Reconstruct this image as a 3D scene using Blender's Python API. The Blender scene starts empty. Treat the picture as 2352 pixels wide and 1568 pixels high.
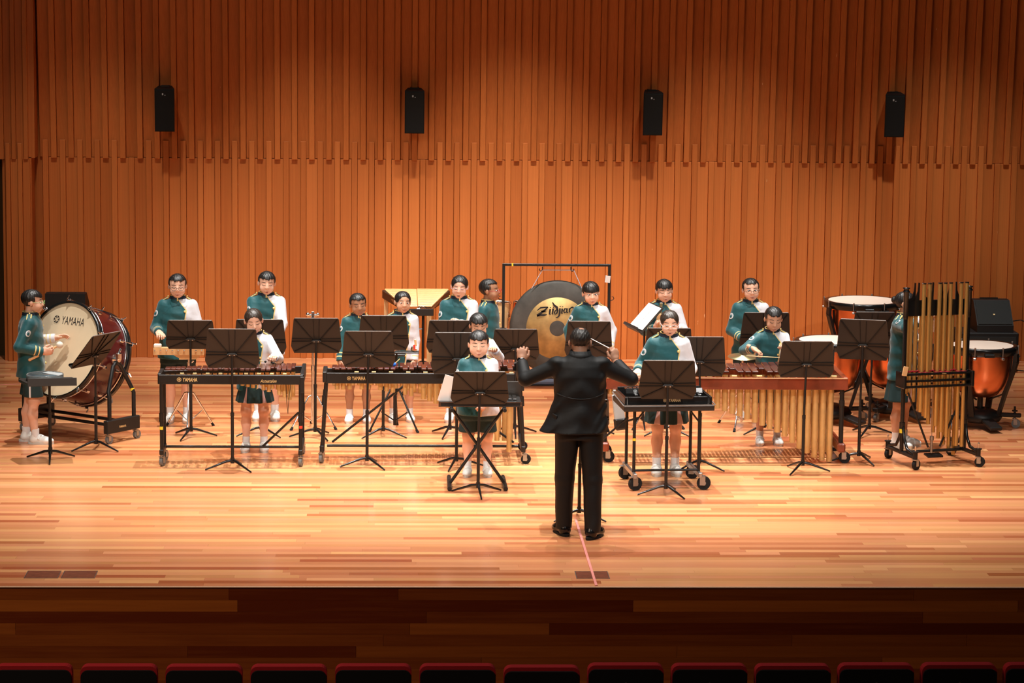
import bpy, math, random
import numpy as np
from mathutils import Vector, Matrix

# ------------------------------------------------------------------ camera
scene = bpy.context.scene
col = scene.collection
def _camera():
    f, th, psi, rho = 6400.0, math.radians(8.3), math.radians(2.5), math.radians(0.62)
    F = Vector((math.sin(psi)*math.cos(th), math.cos(psi)*math.cos(th), -math.sin(th)))
    R0 = Vector((math.cos(psi), -math.sin(psi), 0)); U0 = R0.cross(F)
    R = math.cos(rho)*R0 + math.sin(rho)*U0
    U = -math.sin(rho)*R0 + math.cos(rho)*U0
    cd = bpy.data.cameras.new('camera'); co = bpy.data.objects.new('camera', cd); col.objects.link(co)
    cd.sensor_width = 36.0; cd.lens = 36.0*f/2352.0; cd.clip_end = 200
    m = Matrix(((R.x, U.x, -F.x, -1.136), (R.y, U.y, -F.y, -20.664), (R.z, U.z, -F.z, 4.9), (0, 0, 0, 1)))
    co.matrix_world = m
    scene.camera = co
_camera()

# ------------------------------------------------------------------ world, lamps, exposure
world = bpy.data.worlds.new('world'); scene.world = world; world.use_nodes = True
world.node_tree.nodes['Background'].inputs[0].default_value = (1.0, 0.93, 0.85, 1)
world.node_tree.nodes['Background'].inputs[1].default_value = 0.006
vs = scene.view_settings
vs.view_transform = 'Standard'; vs.look = 'None'; vs.exposure = 0.0; vs.gamma = 1.0; vs.use_curve_mapping = False

def spot(name, loc, target, watts, angle, blend=0.6, size=0.12, color=(1, 0.965, 0.92)):
    ld = bpy.data.lights.new(name, 'SPOT'); ld.energy = watts; ld.spot_size = math.radians(angle)
    ld.spot_blend = blend; ld.shadow_soft_size = size; ld.color = color
    lo = bpy.data.objects.new(name, ld); col.objects.link(lo); lo.location = loc
    lo.rotation_euler = (Vector(target)-Vector(loc)).to_track_quat('-Z', 'Y').to_euler()
    return lo
# rows of downlights in the stage ceiling (above the frame)
for i, x in enumerate((-3.9, -1.3, 1.3, 3.9)):
    k = (0.85, 1.0, 1.0, 0.75)[i]
    spot('stage_downlight_front', (x*0.95, 1.3, 8.6), (x*0.86, 2.6, 0), 1200*k, 62, 0.8, .04)
    spot('stage_downlight_middle', (x*0.95, 5.6, 8.6), (x*0.86, 5.0, 0), 2900*k, 58, 0.8, .04)
    spot('stage_downlight_back', (x*0.8, 8.4, 8.6), (x*0.78, 8.3, 0), 650*k, 56, 0.8)
# row of lamps washing the lower back wall
for i, x in enumerate((-4.4, -2.0, .25, 2.6, 5.2)):
    spot('wall_washer', (x, 7.6, 8.4), (x, 11.4, -1.0), (1150, 2050, 3000, 2100, 1600)[i], 34, 0.9)
# front-of-house spots on the players
for i, x in enumerate((-5.0, 0.5, 6.0)):
    spot('front_of_house_spot', (x, -9.0, 9.5), ((-2.4, .2, 2.8)[i], 5.6, .9), 2300, 26, 0.5, .1)
hl = bpy.data.lights.new('house_light', 'AREA'); hl.energy = 280; hl.size = 4; hl.color = (1, 0.72, 0.5)
ho = bpy.data.objects.new('house_light', hl); col.objects.link(ho); ho.location = (-6.5, -5, 6.5)
ho.rotation_euler = (Vector((-3, -0.5, -0.5))-Vector(ho.location)).to_track_quat('-Z', 'Y').to_euler()

# ------------------------------------------------------------------ helpers
rnd = random.Random(11); rnd2 = random.Random(5)
V = Vector
class MB:
    def __init__(self): self.v = []; self.f = []; self.m = []; self.s = []
    def add(self, vs_, fs, mat=0, smooth=False):
        o = len(self.v); self.v += [tuple(p) for p in vs_]
        for q in fs: self.f.append(tuple(i+o for i in q)); self.m.append(mat); self.s.append(smooth)
        return self
    def box(self, c, s, rot=None, bev=0.0, mat=0):
        c = V(c); hx, hy, hz = s[0]/2, s[1]/2, s[2]/2; R = rot or Matrix.Identity(3)
        b = min(bev, hx*.9, hy*.9, hz*.9)
        if b <= 0:
            vs_ = [c+R@V((x*hx, y*hy, z*hz)) for x in (-1, 1) for y in (-1, 1) for z in (-1, 1)]
            return self.add(vs_, [(0,1,3,2),(4,6,7,5),(0,4,5,1),(2,3,7,6),(0,2,6,4),(1,5,7,3)], mat)
        vs_ = []; idx = {}
        for x in (-1, 1):
            for y in (-1, 1):
                for z in (-1, 1):
                    for a in range(3):
                        p = [x*(hx-b), y*(hy-b), z*(hz-b)]
                        p[a] = (x, y, z)[a]*(hx, hy, hz)[a]
                        idx[(x, y, z, a)] = len(vs_); vs_.append(c+R@V(p))
        fs = []
        for a in range(3):
            b1, b2 = [(1, 2), (2, 0), (0, 1)][a]
            for sgn in (-1, 1):
                q = []
                for (u, w) in ((-1,-1),(1,-1),(1,1),(-1,1)):
                    k = [0, 0, 0]; k[a] = sgn; k[b1] = u; k[b2] = w; q.append(idx[(*k, a)])
                fs.append(q if sgn > 0 else q[::-1])
        for a in range(3):
            b1, b2 = [(1, 2), (2, 0), (0, 1)][a]
            for u in (-1, 1):
                for w in (-1, 1):
                    def K(t, ax):
                        k = [0, 0, 0]; k[a] = t; k[b1] = u; k[b2] = w; return idx[(*k, ax)]
                    q = [K(-1, b1), K(1, b1), K(1, b2), K(-1, b2)]
                    fs.append(q if u*w < 0 else q[::-1])
        for x in (-1, 1):
            for y in (-1, 1):
                for z in (-1, 1):
                    q = [idx[(x, y, z, a)] for a in range(3)]
                    fs.append(q if x*y*z > 0 else q[::-1])
        return self.add(vs_, fs, mat)
    def _frame(self, d):
        d = V(d).normalized(); u = d.orthogonal().normalized(); return u, d.cross(u)
    def cyl(self, p0, p1, r0, r1=None, n=10, cap=True, mat=0):
        p0, p1 = V(p0), V(p1); r1 = r0 if r1 is None else r1; u, w = self._frame(p1-p0)
        ring = [(u*math.cos(2*math.pi*i/n)+w*math.sin(2*math.pi*i/n)) for i in range(n)]
        self.add([p0+e*r0 for e in ring]+[p1+e*r1 for e in ring], [(i, (i+1) % n, n+(i+1) % n, n+i) for i in range(n)], mat, True)
        if cap:
            self.add([p0+e*r0 for e in ring], [tuple(range(n))[::-1]], mat); self.add([p1+e*r1 for e in ring], [tuple(range(n))], mat)
        return self
    def tube(self, path, r, n=8, mat=0, closed=False):
        P = [V(p) for p in path]; rings = []; u = None; L = len(P)
        rr = r if isinstance(r, (list, tuple)) else [r]*L
        for i, p in enumerate(P):
            if closed: d = P[(i+1) % L]-P[i-1]
            else: d = P[min(i+1, L-1)]-P[max(i-1, 0)]
            d.normalize()
            u = d.orthogonal() if u is None else u-d*u.dot(d)
            u.normalize(); w = d.cross(u)
            rings += [p+(u*math.cos(2*math.pi*k/n)+w*math.sin(2*math.pi*k/n))*rr[i] for k in range(n)]
        fs = []
        for i in range(L if closed else L-1):
            a, b = i*n, ((i+1) % L)*n
            fs += [(a+k, a+(k+1) % n, b+(k+1) % n, b+k) for k in range(n)]
        self.add(rings, fs, mat, True)
        if not closed: self.add(rings[:n], [tuple(range(n))[::-1]], mat); self.add(rings[-n:], [tuple(range(n))], mat)
        return self
    def lathe(self, prof, M=None, n=32, mat=0, smooth=True):
        M = M or Matrix.Identity(4); vs_ = []; fs = []
        for (r, z) in prof:
            vs_ += [M@V((r*math.cos(2*math.pi*k/n), r*math.sin(2*math.pi*k/n), z)) for k in range(n)]
        for i in range(len(prof)-1):
            a, b = i*n, (i+1)*n
            fs += [(a+k, a+(k+1) % n, b+(k+1) % n, b+k) for k in range(n)]
        return self.add(vs_, fs, mat, smooth)
    def prism(self, poly, z0, z1, M=None, mat=0):
        M = M or Matrix.Identity(4); n = len(poly)
        vs_ = [M@V((x, y, z0)) for x, y in poly]+[M@V((x, y, z1)) for x, y in poly]
        return self.add(vs_, [tuple(range(n))[::-1], tuple(range(n, 2*n))]+[(i, (i+1) % n, n+(i+1) % n, n+i) for i in range(n)], mat)
    def ball(self, c, r, n=10, mat=0, M=None):
        r = r if isinstance(r, (tuple, list)) else (r, r, r); c = V(c); R = M or Matrix.Identity(3)
        vs_ = []; fs = []; h = max(4, n//2)
        for i in range(h+1):
            a = math.pi*i/h
            for k in range(n):
                b = 2*math.pi*k/n
                vs_.append(c+R@V((r[0]*math.sin(a)*math.cos(b), r[1]*math.sin(a)*math.sin(b), r[2]*math.cos(a))))
        for i in range(h):
            for k in range(n): fs.append((i*n+k, (i+1)*n+k, (i+1)*n+(k+1) % n, i*n+(k+1) % n))
        return self.add(vs_, fs, mat, True)
    def ring(self, c, R, r, normal=(0, 0, 1), n=32, m=8, mat=0):
        u, w = self._frame(normal); c = V(c)
        return self.tube([c+(u*math.cos(2*math.pi*i/n)+w*math.sin(2*math.pi*i/n))*R for i in range(n)], r, m, mat, True)
    def build(self, name, mats, parent=None, loc=None, M=None):
        me = bpy.data.meshes.new(name); me.from_pydata(self.v, [], self.f)
        mats = mats if isinstance(mats, (list, tuple)) else [mats]
        for x in mats: me.materials.append(x)
        me.polygons.foreach_set('material_index', self.m); me.polygons.foreach_set('use_smooth', self.s)
        me.update()
        return link(name, me, parent, loc, M)
def link(name, me, parent=None, loc=None, M=None):
    o = bpy.data.objects.new(name, me); col.objects.link(o)
    if parent is not None: o.parent = parent
    if M is not None: o.matrix_local = M
    if loc is not None: o.location = loc
    return o
def tag(o, label=None, cat=None, group=None, kind=None):
    if label: o['label'] = label
    if cat: o['category'] = cat
    if group: o['group'] = group
    if kind: o['kind'] = kind
    return o
def thing(name, label, cat, loc=(0, 0, 0), rz=0.0, group=None):
    o = bpy.data.objects.new(name, None); col.objects.link(o); o.empty_display_size = 0.1
    o.location = loc; o.rotation_euler = (0, 0, rz)
    return tag(o, label, cat, group)
def RX(a): return Matrix.Rotation(a, 3, 'X')
def RY(a): return Matrix.Rotation(a, 3, 'Y')
def RZ(a): return Matrix.Rotation(a, 3, 'Z')
def T4(loc, R=None):
    m = (R or Matrix.Identity(3)).to_4x4(); m.translation = V(loc); return m

# ------------------------------------------------------------------ materials
def NM(name):
    m = bpy.data.materials.new(name); m.use_nodes = True; nt = m.node_tree
    return m, nt, nt.nodes['Principled BSDF']
def plain(name, c, rough=0.5, metal=0.0, spec=0.5, bump=0.0, bscale=200, vary=0.0, vscale=8, coat=0.0, sheen=0.0):
    m, nt, p = NM(name)
    p.inputs['Base Color'].default_value = (*c, 1); p.inputs['Roughness'].default_value = rough
    p.inputs['Metallic'].default_value = metal; p.inputs['Specular IOR Level'].default_value = spec
    p.inputs['Coat Weight'].default_value = coat; p.inputs['Coat Roughness'].default_value = 0.15
    if sheen: p.inputs['Sheen Weight'].default_value = sheen
    tc = nt.nodes.new('ShaderNodeTexCoord')
    if vary:
        n = nt.nodes.new('ShaderNodeTexNoise'); n.inputs['Scale'].default_value = vscale; n.inputs['Detail'].default_value = 4
        r = nt.nodes.new('ShaderNodeValToRGB')
        r.color_ramp.elements[0].position = .3; r.color_ramp.elements[1].position = .7
        r.color_ramp.elements[0].color = (*[x*(1-vary) for x in c], 1); r.color_ramp.elements[1].color = (*[min(1, x*(1+vary)) for x in c], 1)
        nt.links.new(tc.outputs['Object'], n.inputs['Vector']); nt.links.new(n.outputs['Fac'], r.inputs['Fac'])
        nt.links.new(r.outputs['Color'], p.inputs['Base Color'])
    if bump:
        n = nt.nodes.new('ShaderNodeTexNoise'); n.inputs['Scale'].default_value = bscale
        b = nt.nodes.new('ShaderNodeBump'); b.inputs['Strength'].default_value = bump; b.inputs['Distance'].default_value = .01
        nt.links.new(tc.outputs['Object'], n.inputs['Vector']); nt.links.new(n.outputs['Fac'], b.inputs['Height'])
        nt.links.new(b.outputs['Normal'], p.inputs['Normal'])
    return m
def wood(name, dark, light, grain=(30, 30, 1.2), rough=0.4, amount=0.35, tone='color', spec=0.5, coat=0.0, speck=False, hue=False):
    """Board wood: each board's own tone (object colour or 'tone' attribute) and a grain stretched along the board."""
    m, nt, p = NM(name); N = nt.nodes.new; L = nt.links.new
    geo = N('ShaderNodeNewGeometry'); mp = N('ShaderNodeMapping'); mp.inputs['Scale'].default_value = grain
    if tone == 'color':
        oi = N('ShaderNodeObjectInfo'); sep = N('ShaderNodeSeparateColor'); L(oi.outputs['Color'], sep.inputs[0]); t = sep.outputs[0]
    else:
        at = N('ShaderNodeAttribute'); at.attribute_name = 'tone'; t = at.outputs['Fac']
    cx = N('ShaderNodeCombineXYZ'); mu = N('ShaderNodeMath'); mu.operation = 'MULTIPLY'; mu.inputs[1].default_value = 37.0
    L(t, mu.inputs[0]); L(mu.outputs[0], cx.inputs[0]); L(mu.outputs[0], cx.inputs[1]); L(mu.outputs[0], cx.inputs[2])
    ad = N('ShaderNodeVectorMath'); L(geo.outputs['Position'], ad.inputs[0]); L(cx.outputs[0], ad.inputs[1])
    L(ad.outputs[0], mp.inputs['Vector'])
    n = N('ShaderNodeTexNoise'); n.inputs['Scale'].default_value = 1.0; n.inputs['Detail'].default_value = 5; n.inputs['Roughness'].default_value = .6
    L(mp.outputs[0], n.inputs['Vector'])
    a = N('ShaderNodeMath'); a.operation = 'MULTIPLY_ADD'; a.inputs[1].default_value = amount; L(n.outputs['Fac'], a.inputs[0])
    s = N('ShaderNodeMath'); s.operation = 'SUBTRACT'; s.inputs[1].default_value = amount/2; L(t, s.inputs[0]); L(s.outputs[0], a.inputs[2])
    r = N('ShaderNodeMix'); r.data_type = 'RGBA'; L(a.outputs[0], r.inputs[0])
    r.inputs[6].default_value = (*dark, 1); r.inputs[7].default_value = (*light, 1)
    out = r.outputs[2]
    if hue:
        if tone == 'color': hs = sep.outputs[1]
        else:
            ah = N('ShaderNodeAttribute'); ah.attribute_name = 'hue'; hs = ah.outputs['Fac']
        hm = N('ShaderNodeMix'); hm.data_type = 'RGBA'; hm.blend_type = 'MULTIPLY'; L(hs, hm.inputs[0]); L(out, hm.inputs[6]); hm.inputs[7].default_value = (1.0, .83, 1.0, 1)
        out = hm.outputs[2]
    if speck:   # chips and scuffs in the varnish
        n2 = N('ShaderNodeTexNoise'); n2.inputs['Scale'].default_value = 7.0; n2.inputs['Detail'].default_value = 3
        mp2 = N('ShaderNodeMapping'); mp2.inputs['Scale'].default_value = (3.2, 3.2, .9); L(geo.outputs['Position'], mp2.inputs['Vector']); L(mp2.outputs[0], n2.inputs['Vector'])
        rr = N('ShaderNodeValToRGB'); rr.color_ramp.elements[0].position = .765; rr.color_ramp.elements[1].position = .79; L(n2.outputs['Fac'], rr.inputs[0])
        mx = N('ShaderNodeMix'); mx.data_type = 'RGBA'; L(rr.outputs[0], mx.inputs[0]); L(out, mx.inputs[6]); mx.inputs[7].default_value = (.75, .42, .2, 1)
        out = mx.outputs[2]
    L(out, p.inputs['Base Color'])
    p.inputs['Roughness'].default_value = rough; p.inputs['Specular IOR Level'].default_value = spec
    p.inputs['Coat Weight'].default_value = coat; p.inputs['Coat Roughness'].default_value = .12
    b = N('ShaderNodeBump'); b.inputs['Strength'].default_value = .12; b.inputs['Distance'].default_value = .004
    L(n.outputs['Fac'], b.inputs['Height']); L(b.outputs[0], p.inputs['Normal'])
    return m
M_ = {}
M_['wall'] = wood('wall_wood', (.36, .088, .016), (.60, .182, .042), (95, 95, .6), .5, .85, speck=True, spec=.2)
M_['floorb'] = wood('floor_wood', (.44, .130, .042), (.88, .46, .185), (1.2, 22, 22), .30, .35, coat=.25, hue=True)
M_['floors'] = wood('floor_wood_far', (.44, .130, .042), (.88, .46, .185), (1.2, 22, 22), .30, .35, tone='attr', coat=.25, hue=True)
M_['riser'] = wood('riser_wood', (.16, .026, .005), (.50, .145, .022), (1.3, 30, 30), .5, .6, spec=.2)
M_['frame_wood'] = plain('padauk_frame', (.23, .045, .018), .35, vary=.3, vscale=5, coat=.3)
M_['black'] = plain('black_metal', (.012, .011, .010), .42, spec=.4)
M_['black_gloss'] = plain('black_gloss', (.008, .008, .008), .22, spec=.5)
M_['desk'] = plain('stand_desk_black', (.020, .0135, .009), .55, spec=.45, bump=.05, bscale=400)
M_['rubber'] = plain('black_rubber', (.012, .012, .012), .75, spec=.25)
M_['plastic'] = plain('black_plastic', (.010, .010, .010), .6, spec=.3, bump=.1, bscale=300)
M_['mesh'] = plain('speaker_grille', (.022, .024, .023), .7, spec=.3, bump=.4, bscale=500)
M_['grille_dark'] = plain('dark_grille', (.006, .0065, .006), .7, spec=.2, bump=.4, bscale=500)
M_['cabinet_dark'] = plain('dark_cabinet', (.005, .005, .005), .6, spec=.25)
M_['chrome'] = plain('chrome', (.80, .80, .80), .16, metal=1)
M_['steel'] = plain('dull_steel', (.45, .45, .44), .4, metal=1)
M_['gold'] = plain('resonator_gold', (.70, .47, .19), .42, metal=.55, vary=.08)
M_['tube_gold'] = plain('chime_brass', (.70, .44, .14), .33, metal=.7)
M_['gilt'] = plain('gilt_lettering', (.80, .58, .25), .5)
M_['rosewood'] = plain('rosewood_bar', (.085, .020, .012), .30, vary=.45, vscale=9, coat=.4)
M_['palebar'] = plain('pale_wood_bar', (.72, .45, .17), .35, vary=.15, vscale=12, coat=.3)
M_['copper'] = plain('copper_bowl', (.80, .26, .11), .25, metal=.95, vary=.12, vscale=6)
M_['head'] = plain('drum_head_cream', (.74, .60, .40), .55, vary=.06, vscale=3)
M_['head_white'] = plain('timpani_head', (.90, .74, .62), .45, vary=.03)
M_['maroon'] = plain('drum_shell_maroon', (.085, .012, .010), .22, vary=.2, coat=.5)
M_['maple'] = plain('maple', (.72, .44, .20), .4, vary=.15, vscale=7, coat=.2)
M_['paper'] = plain('paper', (.85, .80, .76), .8, spec=.2)
M_['white'] = plain('white_paint', (.85, .85, .85), .5)
M_['felt'] = plain('cream_felt', (.85, .78, .66), .9, bump=.3, bscale=250)
M_['blue'] = plain('blue_yarn', (.02, .16, .75), .8, bump=.4, bscale=300)
M_['yellow'] = plain('yellow_tape', (.85, .70, .04), .6)
M_['red'] = plain('red_tape', (.75, .05, .02), .6)
M_['redfelt'] = plain('red_felt', (.35, .01, .02), .9)
M_['grey'] = plain('grey_plastic', (.10, .11, .11), .5)
M_['lgrey'] = plain('light_grey_board', (.36, .38, .38), .6)
M_['gongdark'] = plain('gong_dark_bronze', (.085, .080, .070), .6, metal=.35, vary=.3, vscale=6)
M_['gongbrass'] = plain('gong_bright_bronze', (.50, .32, .12), .58, metal=.5, vary=.25, vscale=9)
M_['ink'] = plain('black_ink', (.012, .010, .010), .6)
M_['cymbal'] = plain('cymbal_bronze', (.75, .62, .33), .3, metal=.9)
M_['velvet'] = plain('red_velvet', (.40, .003, .010), .85, bump=.2, bscale=400)
M_['seatshell'] = plain('seat_back_black', (.006, .006, .007), .5)
M_['carpet'] = plain('auditorium_carpet', (.05, .025, .012), .95, vary=.7, vscale=40)
M_['pink'] = plain('pink_tape', (.85, .30, .26), .6)
M_['plate'] = plain('floor_box_lid', (.20, .055, .028), .4, vary=.3, vscale=20)
M_['passage_wall'] = plain('side_passage_wall', (.10, .055, .018), .8)  # olive-brown surface of the wall inside the passage
M_['wheel'] = plain('grey_wheel', (.16, .17, .17), .5)
M_['string'] = plain('cord', (.45, .45, .5), .8)
M_['clear'] = None
def _clear():
    m, nt, p = NM('clear_plastic'); p.inputs['Base Color'].default_value = (.82, .86, .86, 1); p.inputs['Roughness'].default_value = .08
    p.inputs['Transmission Weight'].default_value = .9; p.inputs['IOR'].default_value = 1.2; return m
M_['clear'] = _clear()

# ------------------------------------------------------------------ structure
UNIT = None
def unit_box():
    global UNIT
    if UNIT is None: UNIT = {}
    return UNIT
_boxes = {}
def boxmesh(key, size, bev, mat):
    k = (key, tuple(round(s, 4) for s in size), bev)
    if k not in _boxes:
        b = MB().box((0, 0, 0), size, bev=bev); me = bpy.data.meshes.new(key); me.from_pydata(b.v, [], b.f); me.materials.append(mat); me.update(); _boxes[k] = me
    return _boxes[k]
def struct(name, mb, mats): return tag(mb.build(name, mats), kind='structure')

# back wall: backing, base boards and proud battens above and below the break line
wall = struct('wall_back', MB().box((1.0, 11.62, 2.7), (12.6, .16, 7.6)), M_['wall']); wall.color = (.3, 0, 0, 1)
PITCH = .1968; X0 = -3.1467; Z1 = 2.318; TOP = 6.3
i0, i1 = -10, 52; TILT = math.radians(4.5); TY = math.sin(TILT)*(TOP-Z1)/2    # upper boards tilted outward, added so light from above falls weaker on them
for i in range(i0, i1+1):
    x = X0+i*PITCH                       # lower batten centre
    if -5.2 < x < 7.2:
        o = link('batten', boxmesh('lower_batten', (.064, .05, 2.522), .004, M_['wall']), wall, (x, 11.465+.025, 1.261)); o.color = (rnd.uniform(.4, .8), 0, 0, 1)
        if i % 17 == 12: o.location.z -= .2
        o = link('board', boxmesh('upper_board', (.1968-.064-.004, .04, TOP-Z1), .003, M_['wall']), wall, (x, 11.512+.02-TY, (TOP+Z1)/2)); o.rotation_euler.x = TILT; o.color = (rnd.uniform(.3, .75), 0, 0, 1)
    xu = x+PITCH/2
    if -5.2 < xu < 7.2:
        o = link('batten', boxmesh('upper_batten', (.064, .06, TOP-Z1+.01), .004, M_['wall']), wall, (xu, 11.458+.03-TY, (TOP+Z1)/2-.006)); o.rotation_euler.x = TILT; o.color = (rnd.uniform(.4, .8), 0, 0, 1)
        o = link('board', boxmesh('lower_board', (.1968-.064-.004, .04, Z1), .003, M_['wall']), wall, (xu, 11.494+.02, Z1/2)); o.color = (rnd.uniform(.35, .9), 0, 0, 1)
# nearer wall panel at the left with the passage opening
wl = struct('wall_left', MB().box((-6.2, 11.35, 4.35), (2.0, .3, 4.04)).box((-5.405, 11.35, 1.17), (.33, .3, 2.34)).box((-6.3, 12.0, 1.5), (2.2, .1, 3.4), mat=1), [M_['wall'], M_['passage_wall']]); wl.color = (.3, 0, 0, 1)
for i in range(9):
    x = -5.27-.137*i
    o = link('batten', boxmesh('side_batten_upper', (.05, .05, TOP-Z1), .004, M_['wall']), wl, (x-.025, 11.17, (TOP+Z1)/2)); o.color = (rnd.uniform(.2, .6), 0, 0, 1)
    o = link('board', boxmesh('side_board_upper', (.082, .03, TOP-Z1), .003, M_['wall']), wl, (x-.094, 11.185, (TOP+Z1)/2)); o.color = (rnd.uniform(.2, .6), 0, 0, 1)
    if i < 2:
        o = link('batten', boxmesh('side_batten_lower', (.05, .05, 2.5), .004, M_['wall']), wl, (x-.094, 11.165, 1.25)); o.color = (rnd.uniform(.2, .6), 0, 0, 1)
        o = link('board', boxmesh('side_board_lower', (.082, .03, Z1), .003, M_['wall']), wl, (x-.025, 11.182, Z1/2)); o.color = (rnd.uniform(.3, .7), 0, 0, 1)

# stage floor: strip boards laid across the stage; the nearest ones are single objects
floor = struct('floor', MB().box((.9, 5.8, -.07), (14.2, 11.5, .10)), M_['floorb']); floor.color = (.3, 0, 0, 1)
BW = .0918; XL, XR = -6.1, 7.9
far = MB(); tones = []; hues = []; count = 0
rows = int(11.5/BW)+1
for r in range(rows):
    y0 = .0125+r*BW; x = XL-rnd.uniform(0, 1.5)
    while x < XR:
        ln = rnd.choice((.5, .8, 1.1, 1.5, 1.9, 2.4, 3.0))*rnd.uniform(.85, 1.15)
        t = min(1, max(0, rnd.gauss(.55, .20)));
        if rnd.random() < .10: t = rnd.uniform(0, .2)
        a, b = max(x, XL), min(x+ln, XR)
        if b-a > .05:
            if count < 300 and a < 4.6 and b > -4.9:
                o = link('floor_board', boxmesh('floor_board_mesh', (1, BW-.0006, .02), 0, M_['floorb']), floor, ((a+b)/2, y0+BW/2, -.01))
                o.scale = (b-a-.0008, 1, 1); o.color = (t, rnd2.random(), 0, 1); count += 1
            else:
                far.box(((a+b)/2, y0+BW/2, -.01), (b-a-.0008, BW-.0006, .02)); tones += [t]*8; hues += [rnd2.random()]*8
        x += ln
fo = far.build('floor_boards_beyond', M_['floors'], floor); fo['kind'] = 'stuff'
at = fo.data.attributes.new('tone', 'FLOAT', 'POINT'); at.data.foreach_set('value', tones)
at = fo.data.attributes.new('hue', 'FLOAT', 'POINT'); at.data.foreach_set('value', hues)
nose = MB().box((.9, .0055, -.006), (14.2, .013, .012), bev=.003)
o = nose.build('edge_trim', plain('nosing_highlight', (.75, .48, .32), .3), floor)  # pale colour paints in the bright highlight along the stage edge

# stage front riser of horizontal planks
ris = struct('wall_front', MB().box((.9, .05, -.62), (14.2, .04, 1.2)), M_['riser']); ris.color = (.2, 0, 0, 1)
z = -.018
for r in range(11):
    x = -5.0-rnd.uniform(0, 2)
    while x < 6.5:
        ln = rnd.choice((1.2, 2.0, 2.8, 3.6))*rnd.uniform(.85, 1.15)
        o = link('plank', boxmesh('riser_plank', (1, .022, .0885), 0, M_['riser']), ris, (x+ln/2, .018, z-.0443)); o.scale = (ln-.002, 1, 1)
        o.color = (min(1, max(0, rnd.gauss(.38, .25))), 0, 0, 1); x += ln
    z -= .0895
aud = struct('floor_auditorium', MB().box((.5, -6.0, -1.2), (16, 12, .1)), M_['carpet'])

# ------------------------------------------------------------------ lettering
def text_part(txt, parent, mat, loc, rot, height, width=None, name='lettering', depth=.0012, bold=.0, shear=0.0, center=True):
    cu = bpy.data.curves.new('lettering', 'FONT'); cu.body = txt; cu.size = 1.0; cu.extrude = .0; cu.offset = bold; cu.shear = shear
    cu.resolution_u = 3; cu.space_character = 1.06
    ob = bpy.data.objects.new('lettering', cu); col.objects.link(ob)
    dg = bpy.context.evaluated_depsgraph_get(); me = bpy.data.meshes.new_from_object(ob.evaluated_get(dg))
    bpy.data.objects.remove(ob)
    co = np.empty(len(me.vertices)*3); me.vertices.foreach_get('co', co); co = co.reshape(-1, 3)
    mn, mx = co.min(0), co.max(0); s = height/(mx[1]-mn[1]); sx = s if width is None else width/(mx[0]-mn[0])
    c = (mn+mx)/2 if center else mn
    co = (co-c)*np.array([sx, s, 1]); me.vertices.foreach_set('co', co.ravel().astype(np.float32))
    me.materials.clear(); me.materials.append(mat); me.update()
    return link(name, me, parent, M=T4(loc, rot))
def logo_part(parent, mat, loc, rot, r, inv=None):
    """round emblem: ring with three crossed forks"""
    mb = MB(); n = 28
    o = [(r*math.cos(2*math.pi*i/n), r*math.sin(2*math.pi*i/n)) for i in range(n)]; q = [(x*.84, y*.84) for x, y in o]
    mb.add([(x, y, 0) for x, y in o]+[(x, y, 0) for x, y in q], [(i, (i+1) % n, n+(i+1) % n, n+i) for i in range(n)])
    if inv is not None: mb.add([(x, y, -.0004) for x, y in o], [tuple(range(n))], 1)
    for k in range(3):
        R = RZ(math.pi*k/3)
        mb.box((0, 0, .0002), (r*.13, r*1.6, .0004), R)
        for e in (1, -1): mb.box(R@V((0, e*r*.52, .0002)), (r*.34, r*.12, .0004), R); 
    mb.ring((0, 0, .0002), r*.30, r*.05, n=12, m=4)
    return mb.build('emblem', [mat]+([inv] if inv else []), parent, M=T4(loc, rot))
FRONT = RX(math.pi/2)      # text in XY plane -> facing -Y

def castor(parent, x, y, r=.05, yaw=0.0, mat='rubber', zfoot=0.0, w=.028):
    R = RZ(yaw)
    b = MB().cyl((x, y, r*1.9), (x, y, r*2.5), .012)
    d = R@V((1, 0, 0)); s = R@V((0, 1, 0)); c = V((x, y, 0))+d*r*.35
    for e in (1, -1): b.box(V((x, y, r*1.35))+d*r*.2+s*e*(w/2+.005), (r*.8, .004, r*1.3), R)
    b.box((x, y, r*2.0), (r*1.1, w+.014, .008), R)
    fk = b.build('castor', M_['steel'], parent)
    k = MB().cyl(c+s*(-w/2)+V((0, 0, r)), c+s*(w/2)+V((0, 0, r)), r, n=18)
    k.cyl(c+s*(-w/2-.003)+V((0, 0, r)), c+s*(w/2+.003)+V((0, 0, r)), r*.35, n=10, mat=1)
    k.build('wheel', [M_[mat], M_['steel']], fk)
    return fk

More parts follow.
